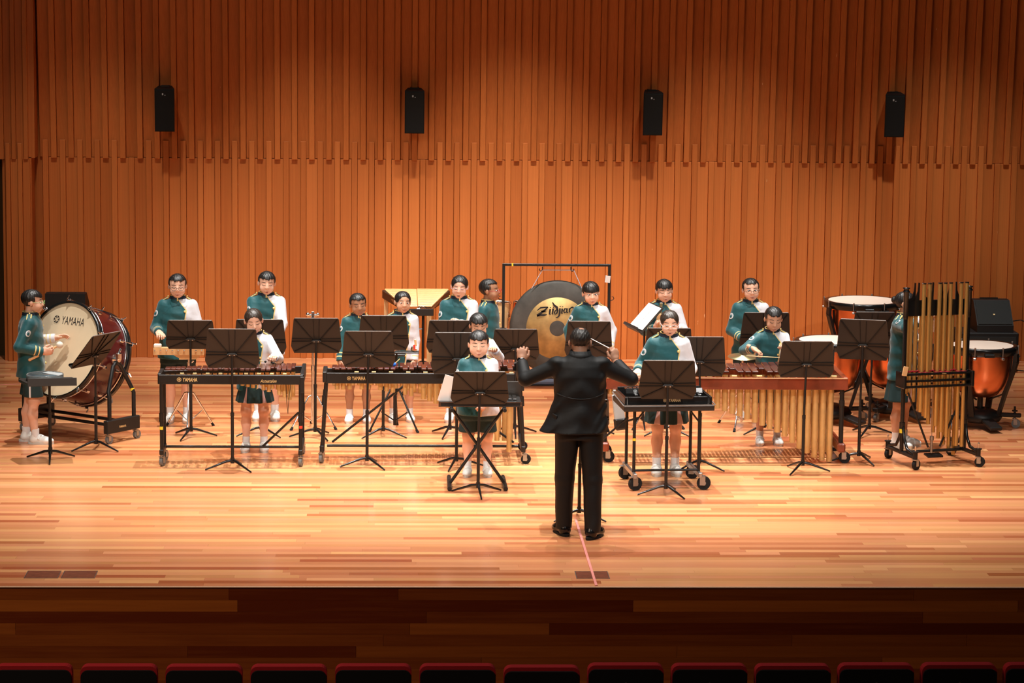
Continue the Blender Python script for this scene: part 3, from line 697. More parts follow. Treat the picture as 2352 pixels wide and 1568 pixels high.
dr = thing('bass_drum', 'large maroon bass drum with a cream head tilted on its stand', 'drum', (-4.20, 6.43, .80))
dn = (AX*math.cos(math.radians(19))+V((0, 0, -math.sin(math.radians(19))))).normalized()    # from front head to rear head
dz = dn; dx_ = V((dn.y, -dn.x, 0)).normalized(); dy_ = dz.cross(dx_)
Rd = Matrix((dx_, dy_, dz)).transposed(); Md = Rd.to_4x4()
RR = .466; HL = .21
MB().lathe([(RR, -HL), (RR, HL)], Md, 64).build('shell', M_['maroon'], dr)
hd = MB().lathe([(0, -HL-.012), (RR*.6, -HL-.012), (RR-.004, -HL-.010)], Md, 64).build('front_head', M_['head'], dr)
MB().lathe([(0, HL+.012), (RR-.004, HL+.010)], Md, 64).build('rear_head', M_['head'], dr)
for s in (-1, 1):
    MB().lathe([(RR-.004, s*(HL+.024)), (RR+.018, s*(HL+.024)), (RR+.018, s*(HL-.028)), (RR+.001, s*(HL-.028)), (RR-.004, s*(HL+.024))], Md, 64).build('hoop', M_['black_gloss'], dr)
    MB().ring(Rd@V((0, 0, s*(HL-.045))), RR+.008, .008, dn, 64, 6).build('metal_hoop', M_['chrome'], dr)
    for k in range(10):
        a = 2*math.pi*(k+.35)/10; e = V((math.cos(a), math.sin(a), 0))
        lu = MB().box(Rd@(e*(RR+.012)+V((0, 0, s*(HL-.12)))), (.03, .03, .05), Rd@RZ(a), .006).cyl(Rd@(e*(RR+.028)+V((0, 0, s*(HL-.11)))), Rd@(e*(RR+.028)+V((0, 0, s*(HL+.045)))), .005, n=6).build('tension_lug', M_['chrome'], dr)
        MB().box(Rd@(e*(RR+.022)+V((0, 0, s*(HL+.03)))), (.022, .045, .010), Rd@RZ(a), .003).box(Rd@(e*(RR+.045)+V((0, 0, s*(HL+.045)))), (.05, .012, .012), Rd@RZ(a+.5), .003).build('claw', M_['chrome'], lu)
Rt = Rd@RX(math.pi)     # text plane facing the player side
def face_rot():
    n = -dn; u = V((-dn.y, dn.x, 0)).normalized(); up = n.cross(u)
    if up.z < 0: u = -u; up = n.cross(u)
    return Matrix((u, up, n)).transposed()
Rf = face_rot(); fo_ = V(Rd@V((0, 0, -HL-.0138)))
text_part('YAMAHA', hd, M_['ink'], fo_+Rf@V((.055, .285, 0)), Rf, .078, .30, bold=0)
logo_part(hd, M_['head'], fo_+Rf@V((-.165, .285, 0)), Rf, .046, M_['ink'])
for e in (1, -1):
    ct = CR*(.492*e)
    MB().cyl(ct*.93, ct*1.12, .028, n=14).cyl(ct*1.0, ct*1.03, .05, n=14).box(ct*1.1+V((0, 0, .03)), (.05, .05, .07), Rst, .01).cyl(ct*1.1+V((0, 0, .06)), ct*1.1+V((0, 0, .10))+AX*.03, .012).build('swivel_clamp', M_['chrome'], dr)
for s, (px, py, pz) in (('mallet', (-4.40, 5.87, .94)),): pass
bm = thing('bass_drum_mallet', 'cream-headed bass drum mallet held by the boy at the left', 'mallet', (-4.40, 5.86, .93))
A_, B_ = V((-.19, -.035, -.095)), V((.085, .06, .035))
MB().cyl(A_, B_, .014, .011, 10).ball(A_, .016).build('shaft', M_['maple'], bm)
MB().ball(B_, .034, 14).build('felt_head', M_['felt'], bm)

# ------------------------------------------------------------------ timpani
def timpano(label, x, y, z, R, rot=0.0, pedal=-90):
    t = thing('timpano', label, 'timpani', (x, y, 0), rot, 'copper timpani')
    prof = [(R*.98, z-.06)]+[(R*.97*math.cos(a)**.55, z-.07-(z*.55)*math.sin(a)) for a in [i*math.pi/2/12 for i in range(1, 12)]]+[(.03, z-.07-z*.55)]
    MB().lathe(prof, n=48).build('bowl', M_['copper'], t)
    MB().lathe([(R*.955, z), (R+.028, z+.002), (R+.034, z-.012), (R+.034, z-.075), (R*.97, z-.08)], n=48).build('counter_hoop', M_['black_gloss'], t)
    MB().lathe([(0, z+.001), (R*.965, z+.001)], n=48).build('drum_head', M_['head_white'], t)
    for k in range(8):
        a = 2*math.pi*(k+.5)/8; e = V((math.cos(a), math.sin(a), 0))
        MB().cyl(e*(R+.045)+V((0, 0, z-.10)), e*(R+.045)+V((0, 0, z+.005)), .006, n=8).box(e*(R+.045)+V((0, 0, z-.095)), (.035, .03, .022), RZ(a), .005).cyl(e*(R+.045)+V((0, 0, z+.0)), e*(R+.045)+V((0, 0, z+.018)), .009, n=8).build('tension_rod', M_['steel'], t)
    for k in range(4):
        a = math.radians(pedal+45+90*k); e = V((math.cos(a), math.sin(a), 0)); s = V((-e.y, e.x, 0))
        P = [e*(R+.05)+V((0, 0, z-.06)), e*(R+.055)+V((0, 0, z-.14)), e*(R*.80)+V((0, 0, z*.40)), e*(R*.62)+V((0, 0, .13))]
        b = MB(); w, th = .030, .016
        for i in range(3):
            p, q = P[i], P[i+1]; n_ = (q-p).normalized().cross(s).normalized()
            b.add([p+s*w-n_*th, p-s*w-n_*th, p-s*w+n_*th, p+s*w+n_*th, q+s*w-n_*th, q-s*w-n_*th, q-s*w+n_*th, q+s*w+n_*th], [(0, 1, 5, 4), (1, 2, 6, 5), (2, 3, 7, 6), (3, 0, 4, 7), (0, 3, 2, 1), (4, 5, 6, 7)])
        b.build('strut', M_['black'], t)
        MB().tube([e*(R*.985)+V((0, 0, z-.09)), e*(R*.95)+V((0, 0, z*.62)), e*(R*.74)+V((0, 0, z*.42)), e*.10+V((0, 0, z*.345))], .010, 6).build('bowl_rib', M_['black'], t)
    MB().lathe([(.05, .06), (R*.62, .06), (R*.70, .10), (R*.62, .15), (.10, .19), (.05, .19)], n=24).build('base', M_['black'], t)
    MB().cyl((0, 0, .1), (0, 0, z*.36), .03).build('spindle', M_['black'], t)
    pa = math.radians(pedal); pe = V((math.cos(pa), math.sin(pa), 0))
    MB().box(pe*(R*.95)+V((0, 0, .075)), (.30, .13, .035), RZ(pa)@RY(.18), .008).build('pedal', M_['black'], t)
    for k in range(3):
        a = pa+math.radians(60+120*k if k else 60); a = pa+math.radians((65, 180, 295)[k]); e = V((math.cos(a), math.sin(a), 0))
        MB().box(e*(R*.85)+V((0, 0, .13)), (.28, .06, .04), RZ(a), .008).cyl(e*(R*1.08)+V((0, 0, .10)), e*(R*1.08)+V((0, 0, .22)), .012).cyl(e*(R*1.08)+V((0, 0, .17)), e*(R*1.08)+V((0, 0, .182)), .03).build('outrigger', M_['black'], t)
        castor(t, e.x*R*1.08, e.y*R*1.08, .045, a, 'wheel')
    MB().box(V((0, -R-.045, z-.06)), (.10, .03, .035), bev=.005).build('tuning_gauge', M_['black'], t)
    return t
timpano('largest copper timpano, far back by the wall left of the tubular bells', 4.13, 10.05, .90, .40, 0, -110)
timpano('copper timpano partly hidden behind the low end of the wooden marimba', 3.34, 7.30, .85, .335, .3, -70)
timpano('copper timpano behind the player at the tubular bells', 4.06, 7.62, .84, .35, .6, -95)
timpano('copper timpano to the right of the tubular bells', 4.85, 7.08, .835, .325, 0, -80)

# ------------------------------------------------------------------ tubular bells
ch = thing('tubular_bells', 'tall black frame of gold tubular bells at the right', 'chimes', (3.985, 5.09, 0), math.radians(15))
HX = .325
for e in (-1, 1):
    x = e*HX
    MB().cyl((x, 0, .10), (x, 0, 1.63), .020, n=12).cyl((x, 0, .28), (x, 0, .40), .028, n=12).build('post', M_['black_gloss'], ch)
    MB().lathe([(.021, 1.38), (.025, 1.40), (.025, 1.625), (.034, 1.635), (.034, 1.645), (.025, 1.652), (.025, 1.66), (.034, 1.668), (.034, 1.676), (0, 1.68)], T4((x, 0, 0)), 16).build('post_cap', M_['black_gloss'], ch)
    for k in (-1, 1):
        MB().tube([(x, k*.02, .36), (x, k*.05, .25), (x, k*.12, .165), (x, k*.30, .13)], .015, 8).build('curved_arm', M_['black_gloss'], ch)
        MB().cyl((x, k*.30, .10), (x, k*.30, .17), .022).cyl((x, k*.30, .165), (x, k*.30, .175), .033).build('arm_end', M_['black'], ch)
        MB().cyl((x, k*.30, .175), (x, k*.30, .22), .007).ball((x, k*.30, .222), .010).build('brake_knob', M_['chrome'], ch)
        castor(ch, x, k*.30, .048, math.radians(-40 if e > 0 else 30), 'rubber', w=.032)
    MB().box((x, 0, .115), (.04, .60, .03), bev=.006).build('foot_beam', M_['black'], ch)
MB().cyl((-HX, 0, .115), (HX, 0, .115), .014).build('cross_bar', M_['black'], ch)
MB().box((.0, -.02, .075), (.16, .10, .02), RX(.15), .004).build('damper_pedal', M_['black'], ch)
MB().cyl((-.03, -.03, .10), (-.03, -.03, .24), .012).cyl((-.03, -.03, .22), (-.03, -.03, .26), .02).cyl((-.03, -.03, .24), (-.03, -.03, .74), .003).build('damper_rod', M_['steel'], ch)
MB().cyl((-HX+.05, 0, .68), (-.05, 0, .15), .010).build('brace', M_['black'], ch)
MB().cyl((HX-.05, 0, .60), (.07, 0, .15), .010).build('brace', M_['black'], ch)
MB().cyl((-HX, -.001, .30), (-HX, -.001, .34), .0285).build('yellow_band', M_['yellow'], ch)
MB().box((0, .035, 1.475), (2*HX-.04, .02, .15), bev=.003).build('header_panel', M_['black_gloss'], ch)
for gx, sg in ((-.245, 1), (-.205, 1), (-.06, 1), (.115, 1), (-.115, -1), (.075, -1), (.225, -1)):
    poly = [(-.02, 0), (.05, 0), (.05, .03), (.052, .17), (.040, .17), (.034, .09), (.015, .035), (-.02, .015)]
    poly = [(sg*(a-.0225), b) for a, b in poly]
    MB().prism(poly, -.008, .008, T4((gx, .03, 1.545), RX(math.pi/2))).build('header_horn', M_['black_gloss'], ch)
for zz in (.745, .80, .865): MB().box((.0, -.075, zz), (2*HX+.07, .022, .022), bev=.004).box((.0, .085, zz), (2*HX+.07, .022, .022), bev=.004).build('damper_rail', M_['black_gloss'], ch)
for e in (-1, 1): MB().box((e*(HX+.025), 0, .805), (.03, .19, .15), bev=.006).build('damper_end', M_['black_gloss'], ch)
text_part('YAMAHA', ch, M_['gilt'], (.05, -.0872, .865), FRONT, .010, .045)
def tube_(x, y, zt, zb):
    tb = MB().cyl((0, 0, zb-zt), (0, 0, 0), .0185, n=16).build('tube', M_['tube_gold'], ch, (x, y, zt))
    MB().cyl((0, 0, -.004), (0, 0, .008), .0212, n=16).build('cap', M_['chrome'], tb)
    MB().lathe([(.018, 0), (.027, 0), (.027, .010), (.018, .012)], n=14).build('felt_ring', M_['redfelt'], tb, (0, 0, .868-zt))
fx = [-.165, -.108, -.004, .053, .110, .218, .275]
for i, x in enumerate(fx): tube_(x, -.045, 1.715, (.50, .44, .36, .30, .25, .16, .15)[i])
rx_ = [-.275, -.24, -.19, -.135, -.08, -.03, .025, .08, .135, .19, .245]
for i, x in enumerate(rx_): tube_(x, .06, 1.50, (.66, .64, .58, .50, .44, .36, .28, .22, .16, .10, .055)[i])
MB().box((-HX-.03, -.09, .90), (.05, .012, .09), RY(.2), .003).build('mallet_holder', M_['maple'], ch)

# ------------------------------------------------------------------ gong
gs = thing('gong_stand', 'square black tube frame holding the gong', 'gong stand', (.648, 9.30, 0))
for e in (-1, 1):
    MB().box((e*.574, 0, .70), (.030, .030, 1.32), bev=.003).build('post', M_['black'], gs)
    MB().box((e*.574, 0, .045), (.035, .62, .035), bev=.003).build('foot_bar', M_['black'], gs)
    for k in (-1, 1): castor(gs, e*.574, k*.28, .012)
    MB().tube([(e*.59, 0, .98), (e*.615, 0, .985), (e*.628, 0, 1.0), (e*.62, 0, 1.02), (e*.605, 0, 1.022)], .0045, 6).build('side_hook', M_['black'], gs)
    MB().tube([(e*.155, 0, 1.345), (e*.155, 0, 1.31), (e*.17, 0, 1.295), (e*.188, 0, 1.31), (e*.184, 0, 1.325)], .0055, 6).build('hook', M_['black'], gs)
MB().box((0, 0, 1.365), (1.178, .030, .026), bev=.003).build('top_bar', M_['black'], gs)
MB().box((-.48, -.0005, 1.365), (.018, .032, .028)).build('yellow_band', M_['yellow'], gs)
MB().box((.555, -.02, 1.215), (.055, .012, .075), RY(.12)).build('paper_tag', M_['paper'], gs)
MB().box((0, 0, .13), (1.12, .028, .028), bev=.003).build('low_bar', M_['black'], gs)
gg = thing('gong', 'large gong with a dark rim and bright bronze centre', 'gong', (.664, 9.30, .672))
G_ = T4((0, 0, 0), RX(math.pi/2))
k = .52
MB().lathe([(k*.652, .004), (k*.93, -.006), (k*.985, -.022), (k, -.045), (k*.995, -.075), (k*.98, -.072), (k*.98, -.03), (k*.9, -.018), (0, -.012)], G_, 72).build('dark_rim', M_['gongdark'], gg)
br = MB().lathe([(k*.163, .010), (k*.652, .004), (k*.652, .0)], G_, 72).build('bright_ring', M_['gongbrass'], gg)
MB().lathe([(0, .014), (k*.12, .013), (k*.163, .0105)], G_, 40).build('boss', M_['gongdark'], gg)
MB().tube([(-.285, 0, .43), (-.172, 0, .635), (-.155, 0, .637), (.155, 0, .637), (.172, 0, .635), (.26, 0, .44)], .0045, 6).build('cord', M_['string'], gg)
def stroke(mb, pts, ws, y=-.0125):
    P = [V((a, 0, b)) for a, b in pts]; n = len(P); L = []; Rr = []
    for i in range(n):
        d = (P[min(i+1, n-1)]-P[max(i-1, 0)]).normalized(); q = V((-d.z, 0, d.x))*(ws[i]/2)
        L.append(P[i]+q+V((0, y, 0))); Rr.append(P[i]-q+V((0, y, 0)))
    mb.add(L+Rr, [(i, i+1, n+i+1, n+i) for i in range(n-1)])
ks = .52/535*1.0
def pz(u, v): return ((u-710)*ks, (840-v)*ks)
ST = [([(478, 640), (520, 608), (600, 600)], [4, 14, 10]), ([(602, 600), (560, 640), (480, 697)], [8, 16, 20]), ([(478, 702), (520, 690), (560, 690), (592, 684)], [10, 16, 16, 6]), ([(525, 650), (575, 645)], [10, 10]),
      ([(628, 622), (622, 650), (620, 680), (634, 684)], [16, 15, 14, 5]), ([(660, 615), (655, 650), (652, 676), (664, 682)], [14, 14, 14, 5]), ([(628, 602), (630, 610)], [12, 12]), ([(662, 597), (664, 606)], [10, 10]),
      ([(650, 545), (672, 580), (700, 600), (712, 640), (700, 670), (682, 680), (674, 662), (684, 640), (708, 625)], [8, 16, 20, 16, 12, 10, 12, 10, 8]),
      ([(736, 612), (734, 660), (728, 695), (708, 716), (690, 716)], [14, 16, 14, 10, 6]), ([(738, 588), (740, 596)], [12, 12]),
      ([(762, 615), (758, 650), (756, 668), (768, 672)], [14, 14, 13, 5]), ([(764, 592), (766, 600)], [11, 11]),
      ([(812, 622), (792, 616), (778, 640), (786, 662), (808, 655)], [8, 12, 14, 12, 8]), ([(816, 612), (812, 650), (820, 662), (830, 656)], [13, 13, 10, 5]),
      ([(842, 612), (842, 658)], [13, 12]), ([(844, 626), (862, 604), (880, 600), (888, 616), (886, 650), (896, 660)], [6, 12, 14, 13, 13, 6])]
zb_ = MB()
for pts, ws in ST: stroke(zb_, [pz(*p) for p in pts], [w*1.35*ks for w in ws])
zb_.build('lettering', M_['ink'], br)
mt = thing('stage_mat', 'dark folded cloth mat on the floor below the gong', 'mat', (.40, 9.75, 0))
MB().box((0, 0, .012), (.62, .45, .022), bev=.006).build('cloth', plain('slate_cloth', (.05, .06, .085), .9), mt)

# ------------------------------------------------------------------ concert toms behind the boy in profile
def tom(label, x, y, z, R, H, mat, tilt):
    t = thing('concert_tom', label, 'drum', (x, y, 0))
    Mt = T4((0, 0, z), RX(tilt)@RY(.1))
    MB().lathe([(R, -H/2), (R, H/2)], Mt, 32).build('shell', mat, t)
    MB().lathe([(0, H/2+.004), (R, H/2+.004)], Mt, 32).build('drum_head', M_['head_white'], t)
    for s in (1, -1): MB().lathe([(R-.004, s*(H/2+.008)), (R+.010, s*(H/2+.008)), (R+.012, s*(H/2-.014)), (R, s*(H/2-.014))], Mt, 32).build('hoop', M_['chrome'], t)
    for k in range(6):
        a = k*math.pi/3+.4; e = V((math.cos(a), math.sin(a), 0))
        MB().box(Mt@(e*(R+.012)), (.02, .018, .05), RZ(a), .004).cyl(Mt@(e*(R+.014)+V((0, 0, -H/2))), Mt@(e*(R+.014)+V((0, 0, H/2))), .004, n=6).build('tension_lug', M_['chrome'], t)
    tripod(t, M_['chrome'], .36, .08, .26, 90, .008)
    MB().cyl((0, 0, .05), (0, 0, z-H*.2), .014).build('tube', M_['chrome'], t)
tom('pale maple concert tom behind the boy in red glasses', .045, 10.2, .70, .135, .30, M_['maple'], -.08)
tom('small copper-coloured drum with chrome rods beside the pale tom', .305, 10.45, .68, .075, .26, M_['copper'], -.05)

# ------------------------------------------------------------------ loudspeakers
def wall_speaker(label, x, z, yaw):
    t = thing('wall_speaker', label, 'speaker', (x, 11.27, z), yaw, 'loudspeakers on the back wall')
    R = RX(math.radians(5))
    MB().prism([(-.112, -.13), (.112, -.13), (.075, .12), (-.075, .12)], -.245, .245, T4((0, 0, 0), R)).build('cabinet', M_['cabinet_dark'], t)
    MB().box(R@V((0, -.133, -.004)), (.212, .010, .47), R, .004).build('grille', M_['grille_dark'], t)
    MB().box(R@V((-.02, -.1395, .185)), (.016, .002, .022), R).box(R@V((.006, -.1395, .172)), (.010, .002, .010), R).build('badge', M_['lgrey'], t)
    MB().box((0, .10, .252), (.10, .16, .012)).box((0, .145, .20), (.09, .02, .12)).box((0, .145, -.18), (.09, .02, .10)).build('bracket', M_['black'], t)
wall_speaker('black wall loudspeaker farthest left on the back wall', -3.727, 2.90, .04)
wall_speaker('black wall loudspeaker second from the left on the back wall', -.887, 2.90, .0)
wall_speaker('black wall loudspeaker third from the left on the back wall', 1.838, 2.90, 0)
wall_speaker('black wall loudspeaker farthest right on the back wall', 4.634, 2.90, -.10)

def wedge(label, loc, yaw, w=.46, d=.42, h=.36):
    t = thing('floor_monitor', label, 'speaker', loc, yaw, 'stage monitors')
    M = Matrix(((0, 0, 1, 0), (1, 0, 0, 0), (0, 1, 0, 0), (0, 0, 0, 1)))
    prof = [(-d/2, 0), (d/2, 0), (d/2, h), (d*.12, h), (-d/2, .08)]
    MB().prism(prof, -w/2, w/2, M).build('cabinet', M_['plastic'], t)
    p, q = V((0, -d/2, .08)), V((0, d*.12, h)); m = (p+q)/2; a = math.atan2(q.z-p.z, q.y-p.y)
    n_ = V((0, -math.sin(a), math.cos(a)))
    MB().box(m+n_*.004, (w*.93, (q-p).length*.93, .010), RX(a), .003).build('grille', M_['mesh'], t)
    MB().box(m+n_*.010-V((0, .03, .02)), (.022, .018, .003), RX(a)).build('badge', M_['gilt'], t)
    MB().box((0, d/2-.01, h+.006), (w*.5, .02, .012)).build('handle', M_['black'], t)
def subbox(label, loc, size, yaw=0.0):
    t = thing('speaker_box', label, 'speaker', loc, yaw, 'black boxes under the monitors')
    MB().box((0, 0, size[2]/2+.02), (size[0], size[1], size[2]-.04), bev=.012).build('cabinet', M_['plastic'], t)
    MB().box((0, -size[1]/2-.003, size[2]/2), (size[0]*.9, .008, size[2]*.8), bev=.003).build('grille', M_['mesh'], t)
    for a in (-1, 1):
        for b in (-1, 1): MB().cyl((a*size[0]*.4, b*size[1]*.4, 0), (a*size[0]*.4, b*size[1]*.4, .03), .02).build('foot', M_['rubber'], t)
subbox('low black box under the right monitor wedge', (5.70, 10.85, 0), (.66, .50, .46))
wedge('black monitor wedge on a box at the right by the wall', (5.76, 10.83, .46), .0, .42, .42, .34)
subbox('tall black box behind the bass drum', (-4.80, 10.75, 0), (.47, .50, .62))
wedge('black monitor speaker turned away on the box behind the bass drum', (-4.80, 10.75, .62), math.pi, .45, .42, .24)
rk = thing('cable_rack', 'black cable drum with blue connectors at the far right edge', 'cable rack', (6.22, 10.75, 0))
MB().box((.08, 0, .30), (.22, .36, .56), bev=.02).build('case', M_['plastic'], rk)
MB().lathe([(0, -.03), (.20, -.03), (.22, 0), (.20, .03), (0, .03)], T4((.10, -.22, .24), RX(math.pi/2)), 28).build('reel', M_['rubber'], rk)
for x, z in ((-.03, .42), (-.035, .36), (-.02, .30)): MB().cyl((x, -.24, z), (x, -.17, z), .028, n=12).build('connector', M_['blue'], rk)
MB().box((-.035, -.2, .39), (.03, .05, .012)).box((-.035, -.2, .265), (.03, .05, .012)).build('yellow_band', M_['yellow'], rk)
MB().tube([(-.25, .02, .57), (-.16, -.08, .60), (-.08, -.1, .57), (-.02, -.08, .58)], .006, 6).build('cable', M_['rubber'], rk)
MB().tube([(-.2, 0, .0+.01), (-.05, -.2, .02), (.0, -.25, .05), (.05, -.2, .04)], .007, 6).build('cable', M_['rubber'], rk)

# ------------------------------------------------------------------ small things
bg = thing('mallet_bag', 'grey bag with black base hanging at the high end of the wooden marimba', 'bag', (.985, 4.95, .34), 0)
MB().box((0, 0, .20), (.10, .06, .26), RY(-.12), .01).build('panel', M_['lgrey'], bg)
MB().box((.02, 0, .05), (.12, .08, .12), RY(-.12), .02).build('base', M_['black'], bg)
MB().box((-.02, 0, .345), (.08, .03, .05), bev=.008).cyl((-.05, 0, .33), (.02, 0, .39), .012).build('clip', M_['chrome'], bg)
def mallet(label, p, q, headmat, rh=.018, shaft='maple', rs=.004, name='mallet', group=None):
    p, q = V(p), V(q); t = thing(name, label, 'mallet', p, 0, group)
    MB().cyl((0, 0, 0), q-p, rs, n=8).build('shaft', M_[shaft], t)
    MB().ball(q-p, (rh, rh, rh*.9), 12).build('head', M_[headmat], t); return t
mallet('blue yarn mallet resting on the centre marimba, left one of the pair', (-1.13, 5.36, .925), (-1.175, 5.07, .918), 'blue', .022)
mallet('blue yarn mallet resting on the centre marimba, right one of the pair', (-1.06, 5.38, .925), (-1.113, 5.09, .918), 'blue', .022)
ct = thing('accessory_tray', 'small black clamp tray with coloured clips beside the white-sleeved girl', 'tray', (-.985, 6.62, .80))
MB().box((0, 0, .006), (.24, .12, .012), bev=.003).build('plate', M_['black'], ct)
MB().cyl((-.10, 0, -.08), (-.10, 0, .01), .008).cyl((-.10, 0, -.08), (-.19, -.15, -.09), .007).build('arm', M_['black'], ct)
MB().box((.07, 0, .035), (.06, .05, .045), RY(.3), .008).build('clip', M_['chrome'], ct)
MB().box((.075, -.02, .055), (.02, .02, .05), RY(-.2)).build('clip', M_['red'], ct)
MB().box((.085, -.01, .10), (.022, .015, .07), RY(-.1), .004).build('clip', M_['maple'], ct)
# floor boxes, tape
for i, (x, lab) in enumerate(((-3.805, 'left lid of the pair of floor boxes near the stage edge'), (-3.525, 'right lid of the pair of floor boxes near the stage edge'), (.424, 'single floor box lid under the pink tape line'))):
    fb = thing('floor_box', lab, 'floor box', (x, .385, 0), 0, 'floor boxes')
    MB().box((0, 0, .0015), (.246, .235, .003)).build('lid', M_['plate'], fb)
    MB().box((-.1265, 0, .002), (.005, .244, .004)).box((.1265, 0, .002), (.005, .244, .004)).box((0, .1205, .002), (.258, .005, .004)).box((0, -.1205, .002), (.258, .005, .004)).build('frame', M_['steel'], fb)
tp = MB().box((0, 0, .0025), (.020, 2.43, .005)).build('tape_line', M_['pink']); tp.location = (.43, 1.24, .002); tag(tp, 'pink tape line running from the stage edge to the conductor', 'tape')
tp = MB().box((0, 0, .001), (.75, .02, .002), RZ(.35)).build('tape_line', M_['pink']); tp.location = (-5.10, 9.55, 0); tag(tp, 'short pink tape line on the floor at the far left', 'tape')

# ------------------------------------------------------------------ auditorium seats, front row
words = ('first', 'second', 'third', 'fourth', 'fifth', 'sixth', 'seventh', 'eighth', 'ninth', 'tenth', 'eleventh', 'twelfth', 'last')
for i in range(13):
    x = -3.624+i*.5925
    t = thing('auditorium_seat', words[i]+' red velvet seat from the left in the front row', 'seat', (x, -1.6, -1.15), 0, 'front row seats')
    zt = (.968, .965, .963, .962, .965, .966, .955, .970, .968, .966, .970, .972, .972)[i]
    n = 10; hw, r = .268, .05
    prof = [(-hw, .35)]+[(-hw+r-r*math.cos(a), zt-r+r*math.sin(a)) for a in [j*math.pi/2/5 for j in range(6)]]+[(hw-r+r*math.sin(a), zt-r+r*math.cos(a)) for a in [j*math.pi/2/5 for j in range(6)]]+[(hw, .35)]
    # cushion, facing the stage, and hard black shell on the camera side
    MB().prism(prof, -.055, .03, T4((0, 0, 0), RX(math.pi/2))).build('backrest', M_['velvet'], t)
    q = [(a*.985, b-.026) for a, b in prof]
    MB().prism(q, .03, .05, T4((0, 0, 0), RX(math.pi/2))).build('back_shell', M_['seatshell'], t)
    MB().cyl((.0, -.05, zt-.125), (.0, -.054, zt-.125), .008, n=10).build('number_stud', M_['steel'], t)
    MB().box((0, .24, .43), (.50, .46, .10), bev=.03).build('seat_cushion', M_['velvet'], t)
    MB().box((.295, .05, .30), (.03, .30, .60), bev=.008).box((.295, .05, .62), (.05, .36, .03), bev=.010).build('armrest', M_['black'], t)
    MB().box((.290, -.03, .70), (.022, .02, .20)).build('hinge_plate', M_['steel'], t)
    MB().box((0, .05, .18), (.46, .05, .36), bev=.01).build('support', M_['black'], t)

